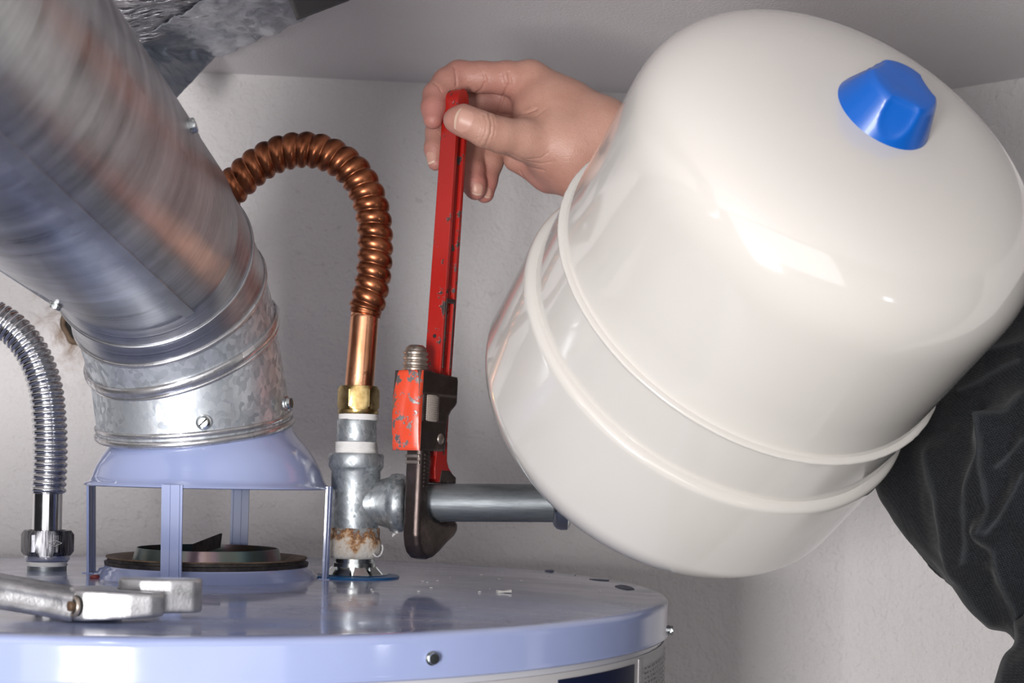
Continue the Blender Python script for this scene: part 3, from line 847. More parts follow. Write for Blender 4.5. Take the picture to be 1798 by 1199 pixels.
# horizontal pipe
pp = thing('horizontal_pipe', 'grey galvanised pipe running right from the tee through the pipe wrench jaws', 'pipe', pt(705, 883, D2))
pa = pt(700, 882.5, D2); pb = pt(990, 884, D2)
P, L = resample([pa, pb], 0.01)
obj('pipe_barrel', sweep(P, lambda s, t: 0.0131, 64), M['pipe'], pp, edge=40)
ca = pt(971, 885, D2)
bm = lathe([(0.0131, 0), (0.0150, 0.0008), (0.0172, 0.003), (0.0180, 0.006), (0.0178, 0.010), (0.0150, 0.012), (0.0, 0.012)], ca, (1, 0, 0), seg=48)
obj('end_coupling', bm, M['zinc'], pp, edge=40)
keep(pp)

# ---------------------------------------------------------------- pipe wrench
O = pt(738, 720, 0.945)
th = math.radians(60)
U = Vector((math.cos(th), math.sin(th), 0)); W = Vector((math.sin(th), -math.cos(th), 0))
V = Vector((0.026, 0, 1)).normalized()
mm = 0.001
FR = (O, U, W, V)
def S(poly): return [(a*mm, b*mm) for a, b in poly]
pw = thing('pipe_wrench', 'red pipe wrench gripping the grey pipe, its handle held by the hand', 'pipe wrench', O)
# housing
bm = bmesh.new()
prism(S([(-1.5, 26.5), (44, 24.5), (45, 22), (45, 11), (22, 11), (2, 11), (-2.5, 11)]), -20.5*mm, 0, FR, bm, 0)
prism(S([(22, 11), (45, 11), (45, 7), (43.5, 5), (38, 1), (35, -3), (34, -7), (22, -7)]), -20.5*mm, 0, FR, bm, 0)
prism(S([(-2.5, -7), (2, -7), (22, -7), (34, -7), (33, -14), (33, -25), (31, -27), (0, -27)]), -20.5*mm, 0, FR, bm, 0)
prism(S([(-2.5, 11), (2, 11), (2, -7), (-2.5, -7)]), -20.5*mm, 0, FR, bm, 0)
prism(S([(2, 11), (22, 11), (22, -7), (2, -7)]), -20.5*mm, -16*mm, FR, bm, 0)
hs = obj('housing', bm, M['dsteel'], pw, sm=False)
# painted spine, a curved skin wrapped on the front edge
bm = bmesh.new(); n = 20; rows = []
for i in range(n+1):
    v = -27+53.5*i/n
    bul = -2.6*(1-((v)/27)**2)
    row = []
    for j in range(9):
        t = j/8; wv = -20.8+21.2*t
        uu = bul - 2.2*math.sin(PI*t)**0.6
        row.append(bm.verts.new(O+U*(uu*mm)+W*(wv*mm)+V*(v*mm)))
    row = [bm.verts.new(O+U*(2.5*mm)+W*(-20.8*mm)+V*(v*mm))] + row + [bm.verts.new(O+U*(1.4*mm)+W*(0.4*mm)+V*(v*mm))]
    rows.append(row)
for i in range(n):
    for j in range(len(rows[0])-1):
        bm.faces.new((rows[i][j], rows[i][j+1], rows[i+1][j+1], rows[i+1][j]))
bm.faces.new(rows[0]); bm.faces.new(rows[-1])
obj('painted_spine', bm, M['red2'], hs, edge=50)
# rivet
bm = lathe([(0, 1.2*mm), (2.6*mm, 1.1*mm), (3.6*mm, 0.6*mm), (4.0*mm, -0.5*mm)], O+U*26.5*mm+V*(-18.5*mm), W, 28)
obj('rivet', bm, M['tsteel'], hs)
# knurled nut
KN = 48; bm = bmesh.new()
def kn(t, z):
    a = math.sin(24*t+z*2*PI/0.0030); b = math.sin(24*t-z*2*PI/0.0030)
    return 1+0.035*a*b
prof = [(0, -9*mm), (10.6*mm, -9*mm)]+[(11.2*mm, (-8.4+16.8*i/44)*mm) for i in range(45)]+[(10.6*mm, 9*mm), (0, 9*mm)]
bm = lathe(prof, O+U*15.5*mm+W*(-9.8*mm)+V*2*mm, V, 144, wob=kn)
obj('knurled_nut', bm, M['knurl'], pw)
# hook jaw
bm = bmesh.new()
hook = [(3, 28), (16, 28), (16, -27), (16, -62), (17, -66), (20, -70), (25, -73), (33, -75)]
hook += [(55, -75), (55.5, -82.5), (51, -86), (43, -90), (33, -96), (26, -99.3), (19, -100.5), (13, -99.5), (8, -96), (5, -91), (3.3, -84), (3, -76)]
hook = [(a+2, b) for a, b in hook]
prism(S(hook), -14*mm, -1*mm, FR, bm)
hj = obj('hook_jaw', bm, M['dsteel'], pw, sm=False)
mb = hj.modifiers.new('bevel', 'BEVEL'); mb.width = 0.0034; mb.segments = 4; mb.limit_method = 'ANGLE'; mb.angle_limit = math.radians(40); mb.use_clamp_overlap = True
bm = bmesh.new()
for i in range(9): prism(S([(35+i*2.3, -75.6), (37.1+i*2.3, -75.6), (36.4+i*2.3, -73.7), (35.7+i*2.3, -73.7)]), -12.5*mm, -2.5*mm, FR, bm)
obj('jaw_teeth', bm, M['dsteel'], hj, sm=False)
bm = bmesh.new()
for k in range(9):
    prism(S([(9, -29-k*2.6), (16, -29-k*2.6), (16, -30.4-k*2.6), (9, -30.4-k*2.6)]), -1.2*mm, -0.5*mm, FR, bm)
obj('shank_teeth', bm, M['dsteel'], hj, sm=False)
bm = bmesh.new()
for v0 in (-29.5, -33.5): prism(S([(4.0, v0), (8, v0), (8, v0-2.2), (4.0, v0-2.2)]), -13*mm, -2*mm, FR, bm)
obj('shank_thread', bm, M['tsteel'], hj, sm=False)
# threaded, domed shank top
prof = [(0, 26*mm)]
for i in range(4):
    z0 = 26+i*3.6
    prof += [(7.4*mm, z0*mm), (8.4*mm, (z0+0.7)*mm), (8.4*mm, (z0+2.3)*mm), (7.4*mm, (z0+3.0)*mm)]
prof += [(7.4*mm, 40.6*mm), (6.6*mm, 42.3*mm), (4.6*mm, 43.9*mm), (0, 44.4*mm)]
bm = lathe(prof, O+U*8*mm+W*(-11*mm), V, 40)
obj('shank_end', bm, M['tsteel'], hj, edge=45)
# handle: I-section bar with heel jaw
bm = bmesh.new()
VT = 213
def hu_(u, v): return 27.5+(u-34)*0.80+0.036*(v-26)
def SH(poly): return [(hu_(a, b)*mm, b*mm) for a, b in poly]
def bar(u0, u1, w0, w1, v0, v1, m_=0): prism(S([(u0, v0), (u1, v0), (u1, v1), (u0, v1)]), w0*mm, w1*mm, FR, bm, m_)
ring_ = [(34, -16), (52, -16), (52, -13.2), (50.2, -13.2), (49, -12), (37, -12), (35.6, -13.2)]
# section polygon of the I in (u, w)
sec = [(34, -16.5), (38, -16.5), (39.2, -12.8), (46.8, -12.8), (48, -16.5), (52, -16.5), (52, -3.5), (48, -3.5), (46.8, -7.2), (39.2, -7.2), (38, -3.5), (34, -3.5)]
levels = [(-30, 1.0, 1.0), (60, 1.0, 1.0), (150, 0.98, 0.98), (208, 0.98, 0.96)]
rows = []
cu, cw = 43, -10
for v, su, sw in levels:
    rows.append([bm.verts.new(O+U*(hu_(cu+(a-cu)*su, v)*mm)+W*((cw+(b-cw)*sw)*mm)+V*(v*mm)) for a, b in sec])
for i in range(len(rows)-1):
    for j in range(12): bm.faces.new((rows[i][j], rows[i][(j+1) % 12], rows[i+1][(j+1) % 12], rows[i+1][j]))
bm.faces.new(rows[0]); bm.faces.new(rows[-1])
# rounded solid end
tip = [(34.3, 202)]+[(43-8.7*math.cos(a), 215+9.0*math.sin(a)) for a in np.linspace(0, PI, 14)]+[(51.7, 202)]
prism(SH(tip), -16*mm, -4*mm, FR, bm)
hd = obj('handle', bm, M['red'], pw, sm=False)
# raised frame near the housing with a smaller plate inside
bm = bmesh.new()
for (a, b, c, d) in ((36, 50, 78, 75), (36, 38, 75, 30), (48, 50, 75, 30)): prism(SH([(a, c), (b, c), (b, d), (a, d)]), -5.2*mm, -3.2*mm, FR, bm)
obj('handle_frame', bm, M['dsteel'], hd, sm=False)
bm = bmesh.new()
prism(SH([(40, 66), (46, 70), (46.5, 40), (40, 36)]), -7.4*mm, -5.4*mm, FR, bm)
obj('handle_plate', bm, M['red'], hd, sm=False)
bm = lathe([(0, 0.4*mm), (1.3*mm, 0.4*mm), (1.3*mm, -1*mm)], O+U*hu_(34, 52)*mm+W*(-10*mm)+V*52*mm, -U, 16)
obj('handle_hole', bm, M['dark'], hd)
# heel jaw
bm = bmesh.new()
prism(S([(27, -20), (40, -20), (40.5, -33), (43, -38), (48, -42), (52, -45), (52, -48.4), (33, -48.2), (30, -46.5), (27, -46), (26, -38), (27, -30)]), -17*mm, -3*mm, FR, bm)
hl = obj('heel_jaw', bm, M['red'], pw, sm=False)
bm = bmesh.new()
te = [(34, -40), (43, -40), (52.6, -44.8)]
te += [(52.6, -48.6)]+[(52.6-20*(i+0.5)/8, -48.9+0.9*(i % 2)) for i in range(8)]+[(32, -48)]
prism(S(te), -17.4*mm, -2.6*mm, FR, bm)
obj('heel_teeth', bm, M['dsteel'], hl, sm=False)
keep(pw)

# ---------------------------------------------------------------- expansion tank
TK = 1.25                      # a ten inch tank held just in front of the pipework
TR = 0.1015*TK
tc = pt(1326.3, 510.4, 0.6782*TK)
ta_ = Vector((0.4653, -1, 0.7867)).normalized()
Lu, hu, pu, Ld, hd_, pd_ = 0.6232, 0.4742, 2.69, 0.839, 0.4997, 1.94
tank = thing('expansion_tank', 'large cream painted expansion tank tilted in the foreground with a blue cap', 'expansion tank', tc)
RL, RU = 1.03, 0.97
prof = []
for a in np.linspace(0, PI/2, 30): prof.append((RL*math.sin(a)**(2/pd_), -Ld-hd_*max(0, math.cos(a))**(2/pd_)))
prof += [(RL, -0.5), (RL, -0.37), (RL, -0.352), (RL*0.9995, -0.345), (RL*0.997, -0.334), (RL*0.988, -0.322), (RL*0.970, -0.315), (RL*0.956, -0.312), (RL*0.956, -0.304), (0.985, -0.290), (0.985, -0.05), (0.985, 0.0)]
prof = [(r*TR, z*TR) for r, z in prof]
obj('lower_shell', lathe(prof, tc, ta_, 192), M['tank'], tank, edge=60)
prof = [(0.985, -0.03), (RU, 0.02), (RU, 0.2), (RU, 0.45)]
for a in np.linspace(0, PI/2, 34): prof.append((RU*max(0, math.cos(a))**(2/pu), Lu+hu*math.sin(a)**(2/pu)))
prof = [(r*TR, z*TR) for r, z in prof]
obj('upper_shell', lathe(prof, tc, ta_, 192), M['tank'], tank, edge=60)
prof = [(0.985, -0.014), (0.998, -0.011), (1.003, -0.004), (1.003, 0.004), (0.997, 0.009), (0.968, 0.010)]
obj('weld_seam', lathe([(r*TR, z*TR) for r, z in prof], tc, ta_, 240, wob=lambda t, z: 1+0.0022*noise.noise(Vector((math.cos(t)*26, math.sin(t)*26, z*60)))), M['tank'], tank)
# blue cap with thumb scoops
pole = (Lu+hu)*TR
a_, u_, v_ = frame(ta_)
bm = bmesh.new(); N = 120; rows = []
CR, CH = 0.0222*TK, 0.0170*TK
def cap_r(t, h):
    # h 0..1 up the side: taper, with six scoops cut by spheres
    r = CR*(1-0.30*h) if h < 0.86 else CR*(1-0.30*h)-(h-0.86)**2*0.05*TK
    ph = ((t-CAPPH+PI/3) % (PI/1.5))-PI/3
    x = abs(ph)/(PI/6.2)
    if h > 0.18:
        k = max(0.0, 1-((x/0.88)**2+((1.0-h)/0.80)**2))
        r -= 0.0024*TK*k**0.6
    return r
CAPPH = math.atan2(-v_.z-0.35*v_.x, -u_.z-0.35*u_.x)
HH = [-0.12, 0, 0.03]+[i/22 for i in range(2, 22)]+[0.97, 0.99, 1.0]
for h in HH:
    rows.append([bm.verts.new(tc+a_*(pole-0.0018+CH*h)+(u_*math.cos(2*PI*k/N)+v_*math.sin(2*PI*k/N))*cap_r(2*PI*k/N, max(0, h))) for k in range(N)])
for i in range(len(rows)-1):
    for k in range(N): bm.faces.new((rows[i][k], rows[i][(k+1) % N], rows[i+1][(k+1) % N], rows[i+1][k]))
for sc_, dz in ((0.94, 0.0004), (0.5, 0.0002), (0.001, 0)):
    rows.append([bm.verts.new(tc+a_*(pole-0.0018+CH+dz)+(rows[len(HH)-1][k].co-(tc+a_*(pole-0.0018+CH)))*sc_) for k in range(N)])
    for k in range(N): bm.faces.new((rows[-2][k], rows[-2][(k+1) % N], rows[-1][(k+1) % N], rows[-1][k]))
obj('blue_cap', bm, M['bluecap'], tank, edge=50)
keep(tank)

# ---------------------------------------------------------------- adjustable wrench on the lid
aw = thing('adjustable_wrench', 'satin chrome adjustable wrench lying on the front left of the lid', 'adjustable wrench', pt(150, 1078, 0.70))
hb = Vector((pt(137, 1070, 0.695).x, 0.690, ZT+0.0020))
xa = Vector((1, 0.16, 0)).normalized(); ya = Vector((-0.16, 1, 0)).normalized(); za = Vector((0, 0, 1))
FA = (hb, xa, za, ya)
def SA(p): return [(a*mm, b*mm) for a, b in p]
bm = bmesh.new()
prism(SA([(-3, 8), (-2, 3), (4, 0.5), (14, -1.0), (26, -0.8), (36, 0.6), (42, 3), (42, 7), (34, 9), (20, 12), (18, 20), (20, 27), (10, 31), (-2, 28), (-6, 20)]), 0, 15.5*mm, FA, bm)
for v in bm.verts:
    q = v.co-hb; lx_ = q.dot(xa)/mm; lz_ = q.dot(za)/mm
    if lx_ > 12:
        k_ = (lx_-12)/30
        v.co.z += (2.6*k_ if lz_ < 8 else -1.6*k_)*mm
head = obj('head', bm, M['chrome'], aw, sm=False)
mb = head.modifiers.new('bevel', 'BEVEL'); mb.width = 0.0030; mb.segments = 4; mb.limit_method = 'ANGLE'
bm = bmesh.new()
prism(SA([(18, 19), (30, 13.5), (44, 13.5), (56, 16), (59, 20), (59, 25), (50, 29), (18, 29)]), 3.0*mm, 20.0*mm, FA, bm)
jw = obj('movable_jaw', bm, M['chrome'], aw, sm=False)
mb = jw.modifiers.new('bevel', 'BEVEL'); mb.width = 0.0014; mb.segments = 3; mb.limit_method = 'ANGLE'
# worm pin in its round hole at the near end
pc = hb+xa*(-1.5*mm)+ya*(2.3*mm)+za*(7.6*mm); pn_ = (xa*-0.75-ya*0.66).normalized()
obj('pin_hole', lathe([(0, 0.6*mm), (4.2*mm, 0.7*mm), (5.4*mm, 0.4*mm), (5.6*mm, -1.5*mm)], pc-pn_*0.5*mm, pn_, 28), M['dark'], aw)
obj('pin_bore_ring', lathe([(4.0*mm, 0.9*mm), (4.5*mm, 1.3*mm), (5.2*mm, 1.0*mm), (5.6*mm, -0.5*mm)], pc-pn_*0.3*mm, pn_, 28), M['tsteel'], aw)
obj('worm_pin', lathe([(0, 2.6*mm), (2.2*mm, 2.4*mm), (2.7*mm, 1.8*mm), (2.7*mm, -1*mm)], pc, pn_, 20), M['wormbrown'], aw)
# handle rising slightly to the left
ha = (hb+xa*(-2*mm)+ya*(13*mm)+za*(7.5*mm)); hdir = Vector((-1, 0.16, 0.13)).normalized(); hside = Vector((0.10, 1, 0)).normalized(); hup = hdir.cross(hside)*-1
if hup.z < 0: hup = -hup
bm = bmesh.new()
rows = []
for s_, ww_, hh_ in ((-4, 13, 7.2), (12, 13.0, 7.0), (30, 13.5, 7.2), (80, 14, 7.2), (150, 15, 7.2), (165, 12, 5.5)):
    row = []
    for (a, b) in ((-1, -0.55), (-0.82, -1), (0.82, -1), (1, -0.55), (1, 0.55), (0.82, 1), (0.62, 0.72), (-0.62, 0.72), (-0.82, 1), (-1, 0.55), (-0.9, 0.35), (-0.9, -0.35)):
        row.append(bm.verts.new(ha+hdir*s_*mm+hside*(a*ww_*mm)+hup*(b*hh_*mm)))
    rows.append(row)
for i in range(len(rows)-1):
    for j in range(12): bm.faces.new((rows[i][j], rows[i][(j+1) % 12], rows[i+1][(j+1) % 12], rows[i+1][j]))
bm.faces.new(rows[0]); bm.faces.new(rows[-1])
o = obj('handle', bm, M['chrome'], aw, sm=False)
keep(aw)

# ---------------------------------------------------------------- foil at the ceiling
def onceil(px, py, drop=0.0):
    p = pt(px, py, 1.0)-Vector((0, 0, CZ)); d = (0.366-drop)/p.z
    return Vector((p.x*d, d, CZ+0.366-drop))
def patch(name, C4, m, parent, n=40, amp=0.006, seed=0, th_=0.0012, low=0.0015):
    bm = bmesh.new(); A = []; B = []
    C4 = [Vector(c) for c in C4]
    nr = (C4[1]-C4[0]).cross(C4[3]-C4[0]).normalized()
    if nr.z > 0: nr = -nr
    for i in range(n+1):
        ra = []; rb = []
        for j in range(n+1):
            u, v = i/n, j/n
            p = (C4[0]*(1-u)+C4[1]*u)*(1-v)+(C4[3]*(1-u)+C4[2]*u)*v
            q = p*38+Vector((seed*7.1, 0, 0))
            h = abs(noise.noise(q))*1.0+0.5*abs(noise.noise(q*2.3))+0.3*noise.noise(q*0.5)
            p = p+nr*(amp*h+low)
            if p.z > HC-0.0008: p.z = HC-0.0008
            ra.append(bm.verts.new(p)); rb.append(bm.verts.new(p-nr*th_*0.3))
        A.append(ra); B.append(rb)
    for i in range(n):
        for j in range(n):
            bm.faces.new((A[i][j], A[i+1][j], A[i+1][j+1], A[i][j+1]))
    for v in sum(B, []): bm.verts.remove(v)
    o = obj(name, bm, m, parent, sm=True)
    sd = o.modifiers.new('thick', 'SOLIDIFY'); sd.thickness = th_*0.4; sd.offset = 1
    return o
foil = thing('foil_insulation', 'crumpled silver foil insulation hanging at the ceiling beside the vent pipe', 'insulation', onceil(330, 0))
patch('foil_facing', [onceil(60, -140, 0.030), onceil(520, -90, 0.012), onceil(330, 60, 0.008), onceil(90, 110, 0.030)], M['foil2'], foil, 60, 0.004, 1)
patch('foil_tape', [onceil(470, -80, 0.014), onceil(720, -60, 0.002), onceil(382, 96, 0.003), onceil(210, 84, 0.016)], M['foil'], foil, 60, 0.005, 2)
patch('foil_flap', [onceil(225, 70, 0.012), onceil(384, 92, 0.004), pt(303, 178, 1.19), pt(262, 150, 1.17)], M['foil'], foil, 50, 0.006, 3)
patch('dark_tape', [onceil(490, -40, 0.018), onceil(660, -60, 0.008), onceil(612, -2, 0.007), onceil(521, 33, 0.008)], M['dtape'], foil, 12, 0.0005, 4)
keep(foil)

# ---------------------------------------------------------------- old pipe hole in the wall
h0 = onwall(146, 572); wn = Vector((WS, -1, 0)).normalized()
hole = thing('old_wall_pipe', 'rusty capped pipe stub in a broken hole in the wall behind the vent', 'pipe', h0)
rough_ = lambda t, z: 1+0.16*noise.noise(Vector((math.cos(t)*1.6, math.sin(t)*1.6, z*200+3)))
obj('broken_rim', lathe([(0.0150, 0.0), (0.0200, 0.0008), (0.0205, 0.003), (0.0180, 0.0042), (0.0155, 0.002)], h0, wn, 40, wob=rough_), M['rustrim'], hole)
obj('cavity', lathe([(0, 0.0006), (0.0185, 0.0006)], h0, wn, 32, wob=rough_), M['dark'], hole)
obj('pipe_stub', lathe([(0.0098, 0), (0.0102, 0.008), (0.0090, 0.009), (0, 0.009)], h0+Vector((0.003, 0, 0.001)), wn, 32), M['lime'], hole, edge=40)
obj('rust_lump', lathe([(0.0065, 0), (0.0060, 0.006), (0.003, 0.0085), (0, 0.009)], h0+Vector((0.009, -0.002, -0.010)), wn, 20, wob=rough_), M['wormbrown'], hole)
keep(hole)

# ---------------------------------------------------------------- bits lying on the lid
def onlid(px, py):
    d = 0.9
    for _ in range(30):
        p = pt(px, py, d)
        r = math.hypot(p.x-HX, p.y-HY)
        zt = ZT+np.interp(r, [0.12, 0.20, 0.27, 0.296, 0.3035], [0.005, 0.0042, 0.001, -0.0006, -0.0003])
        d *= (CZ-zt)/(CZ-p.z)
    p = pt(px, py, d); return Vector((p.x, p.y, zt))
bm = bmesh.new(); rnd = random.Random(5)
for px, py in ((750, 1024), (768, 1021), (742, 1022), (757, 1034), (915, 1021), (845, 1011), (860, 1035), (876, 1018), (1010, 1010), (1053, 1039), (842, 1041), (1015, 1016), (1100, 1010), (700, 1012), (652, 1036), (655, 1040), (615, 1055), (790, 1015), (965, 1012), (735, 1040)):
    r = rnd.uniform(0.0004, 0.0010)
    p = onlid(px, py)
    bmesh.ops.create_icosphere(bm, subdivisions=1, radius=r, matrix=Matrix.Translation(p+Vector((0, 0, r*0.5))) @ Matrix.Diagonal((1.3, 1, 0.6, 1)))
o = obj('plaster_crumbs', bm, M['chip'], sm=False); tag(o, 'white plaster crumbs scattered over the lid right of the tee', 'crumbs'); o['kind'] = 'stuff'
p = onlid(884, 1041)
bm = bmesh.new()
fr = (p, Vector((0.95, 0.3, 0)).normalized(), Vector((-0.3, 0.95, 0)).normalized(), Vector((0, 0, 1)))
prism([(-0.0045, 0), (-0.0040, 0.0017), (-0.001, 0.0012), (0.002, 0.0014), (0.0046, 0.0020), (0.0048, 0.0003), (0.001, 0.0003)], -0.002, 0.002, fr, bm)
tag(obj('tape_scrap', bm, M['chip'], sm=False), 'small off-white scrap lying alone in the middle right of the lid', 'scrap')
def splat(px, py, rx, ry, seed, lab):
    p = onlid(px, py)
    bm = bmesh.new(); n = 36
    R = []
    for k in range(n):
        t = 2*PI*k/n; m_ = 1+0.28*noise.noise(Vector((math.cos(t)*1.3+seed, math.sin(t)*1.3, seed)))
        R.append((rx*m_*math.cos(t), ry*m_*math.sin(t)))
    lz = lambda x, y: ZT+float(np.interp(math.hypot(x-HX, y-HY), [0.12, 0.20, 0.27, 0.296, 0.3035], [0.005, 0.0042, 0.001, -0.0006, -0.0003]))
    vs = [[bm.verts.new((p.x+a*s, p.y+b*s, lz(p.x+a*s, p.y+b*s)+z)) for a, b in R] for s, z in ((1, -0.0003), (0.97, 0.0003), (0.8, 0.0005), (0.5, 0.0005), (0.01, 0.0005))]
    for i in range(4):
        for k in range(n): bm.faces.new((vs[i][k], vs[i][(k+1) % n], vs[i+1][(k+1) % n], vs[i+1][k]))
    tag(obj('paint_spot', bm, M['bluedrop']), lab, 'paint spot', 'dried paint spots on the lid')
splat(1097, 1032, 0.0066, 0.024, 1.1, 'largest dark blue paint spot near the right rim of the lid')
splat(1052, 1019, 0.0075, 0.010, 2.3, 'long thin blue paint streak on the lid left of the largest paint spot')
splat(965, 1003, 0.0042, 0.012, 3.7, 'small blue paint spot at the far edge of the lid')
o = obj('rubber_scrap', lathe([(0, 0), (0.0035, 0), (0.003, 0.002), (0, 0.0026)], onlid(167, 1016), seg=16), M['rubber'])
tag(o, 'tiny dark red rubber scrap at the foot of the left hood leg', 'scrap')

# ---------------------------------------------------------------- person: arm, hand and jacket sleeve
class Field:
    """smooth union of round cones, grouped: small k inside a group, smaller k between groups"""
    def __init__(s): s.groups = []
    def add(s, k, prims): s.groups.append((k, [(np.array(a[0]), a[1], np.array(b[0]), b[1]) for a, b in prims]))
    def sdf(s, P, kk=0.0013):
        tot = None
        for k, prims in s.groups:
            acc = np.zeros(len(P)) ; m0 = np.full(len(P), 1e9); ds = []
            for a, ra, b, rb in prims:
                ab = b-a; L2 = max(1e-12, ab@ab)
                t = np.clip(((P-a)@ab)/L2, 0, 1)
                d = np.linalg.norm(P-(a+t[:, None]*ab), axis=1)-(ra+(rb-ra)*t)
                ds.append(d); m0 = np.minimum(m0, d)
            for d in ds: acc += np.exp(-np.minimum((d-m0)/k, 40))
            g = m0-k*np.log(acc)
            if tot is None: tot = g
            else:
                mn = np.minimum(tot, g)
                tot = mn-kk*np.log(np.exp(-np.minimum((tot-mn)/kk, 40))+np.exp(-np.minimum((g-mn)/kk, 40)))
        return tot
    def grad(s, P, e=0.0004):
        g = np.stack([s.sdf(P+np.eye(3)[i]*e)-s.sdf(P-np.eye(3)[i]*e) for i in range(3)], 1)
        return g/np.maximum(1e-9, np.linalg.norm(g, axis=1))[:, None]
    def bounds(s, pad):
        lo = np.min([np.minimum(a-ra, b-rb) for _, pr in s.groups for a, ra, b, rb in pr], axis=0)-pad
        hi = np.max([np.maximum(a+ra, b+rb) for _, pr in s.groups for a, ra, b, rb in pr], axis=0)+pad
        return lo, hi
    def mesh(s, h, steps=3):
        lo, hi = s.bounds(h*4)
        n = np.ceil((hi-lo)/h).astype(int)+1
        # coarse pass first, refine only near the surface
        c = 4; nc = (n+c-1)//c+1
        gx, gy, gz = [lo[i]+np.arange(nc[i])*h*c for i in range(3)]
        PP = np.stack(np.meshgrid(gx, gy, gz, indexing='ij'), -1).reshape(-1, 3)
        dc = s.sdf(PP).reshape(nc)
        n = nc*c
        V = np.repeat(np.repeat(np.repeat(dc, c, 0), c, 1), c, 2)
        I = np.argwhere(np.abs(V) < h*c*1.9)
        V[tuple(I.T)] = s.sdf(lo+I*h)
        ins = V < 0
        # surface nets
        e = []
        cell = {}
        A = ins
        x = A[:-1, :-1, :-1]; allc = x.astype(np.int8)
        cnt = np.zeros(tuple(np.array(A.shape)-1), np.int8)
        for dx in (0, 1):
            for dy in (0, 1):
                for dz in (0, 1):
                    cnt += A[dx:A.shape[0]-1+dx, dy:A.shape[1]-1+dy, dz:A.shape[2]-1+dz]
        act = np.argwhere((cnt > 0) & (cnt < 8))
        idx = -np.ones(cnt.shape, np.int64); idx[tuple(act.T)] = np.arange(len(act))
        verts = lo+(act+0.5)*h
        for _ in range(steps+2):
            g = s.grad(verts); verts = verts-g*np.clip(s.sdf(verts), -h, h)[:, None]*0.9
        faces = []
        for ax_ in range(3):
            sl0 = [slice(1, -1)]*3; 
            a = np.moveaxis(A, ax_, 0); ch = a[:-1] != a[1:]
            q = np.argwhere(ch); flip = a[:-1][tuple(q.T)]
            idm = np.moveaxis(idx, ax_, 0)
            ok = (q[:, 1] > 0) & (q[:, 2] > 0) & (q[:, 1] < idm.shape[1]) & (q[:, 2] < idm.shape[2])
            q = q[ok]; flip = flip[ok]
            i0 = idm[q[:, 0], q[:, 1]-1, q[:, 2]-1]; i1 = idm[q[:, 0], q[:, 1], q[:, 2]-1]
            i2 = idm[q[:, 0], q[:, 1], q[:, 2]]; i3 = idm[q[:, 0], q[:, 1]-1, q[:, 2]]
            fq = np.stack([i0, i1, i2, i3], 1)
            if ax_ == 1: flip = ~flip
            fq[~flip] = fq[~flip][:, ::-1]
            faces.append(fq)
        return verts, np.concatenate(faces)

def tri_mesh(name, verts, faces, m, parent, attrs=None, uvs=None):
    me = bpy.data.meshes.new(name)
    me.from_pydata(verts.tolist(), [], faces.tolist()); me.validate()
    me.materials.append(m); smooth(me)
    for k, v in (attrs or {}).items():
        at = me.attributes.new(k, 'FLOAT', 'POINT'); at.data.foreach_set('value', v.astype(np.float32))
    if uvs is not None:
        uv = me.uv_layers.new(name='UVMap')
        li = np.zeros(len(me.loops), np.int32); me.loops.foreach_get('vertex_index', li)
        uv.data.foreach_set('uv', uvs[li].astype(np.float32).ravel())
    o = bpy.data.objects.new(name, me); return link(o, parent)

person = thing('person', 'person in a dark denim jacket reaching behind the tank to hold the red wrench handle', 'person', pt(1900, 900, 0.85)*1.0)
DD = 0.033
def J(px, py, d, r): return (tuple(pt(px, py, d+DD)), r)
def chain(*js): return [(js[i], js[i+1]) for i in range(len(js)-1)]
H = Field()
wrist1 = J(1050, 245, 0.958, 0.0225); wrist2 = J(1015, 296, 0.955, 0.0165)
fore1 = J(1150, 315, 1.060, 0.027); fore2 = J(1120, 350, 1.055, 0.026)
fmid = J(1330, 480, 1.150, 0.034)
elb = J(1690, 815, 1.02, 0.038)
kI = J(930, 143, 0.965, 0.0122); kM = J(935, 175, 0.982, 0.0125); kR = J(938, 215, 0.990, 0.0120); kL = J(940, 262, 0.986, 0.0110)
palmc = J(965, 200, 0.962, 0.0225)
H.add(0.0035, [
    (wrist1, fore1), (wrist2, fore2), (fore1, fmid), (fore2, fmid), (fmid, elb), (wrist1, wrist2),
    (kI, J(1000, 190, 0.962, 0.0155)), (J(1000, 190, 0.962, 0.0155), wrist1), (kM, wrist1), (kR, wrist1), (kL, wrist2),
    (kI, kM), (kM, kR), (kR, kL), (palmc, wrist1), (palmc, J(985, 255, 0.955, 0.0235)), (J(985, 255, 0.955, 0.0235), wrist1),
    (J(935, 240, 0.945, 0.0150), J(1000, 262, 0.948, 0.0205)), (J(1000, 262, 0.948, 0.0205), wrist1),
    (J(905, 280, 0.978, 0.0085), J(965, 303, 0.972, 0.0105)), (J(965, 303, 0.972, 0.0105), wrist2),
    (kL, J(965, 303, 0.972, 0.0105))])
H.add(0.0014, chain(J(798, 211, 0.921, 0.0074), J(812, 212, 0.920, 0.0100), J(834, 220, 0.9195, 0.0098), J(852, 229, 0.919, 0.0108), J(880, 238, 0.924, 0.0112), J(920, 246, 0.934, 0.0135), J(975, 258, 0.948, 0.0190)))
H.add(0.0014, chain(kI, J(890, 138, 0.965, 0.0112), J(846, 136, 0.968, 0.0103), J(806, 134, 0.968, 0.0102), J(784, 146, 0.963, 0.0095), J(766, 168, 0.957, 0.0088), J(761, 190, 0.951, 0.0080), J(760, 211, 0.947, 0.0064)))
H.add(0.0014, chain(kM, J(880, 172, 0.988, 0.0108), J(820, 178, 0.994, 0.0098), J(782, 190, 0.990, 0.0092), J(768, 232, 0.982, 0.0080), J(764, 262, 0.978, 0.0072), J(765, 286, 0.975, 0.0056)))
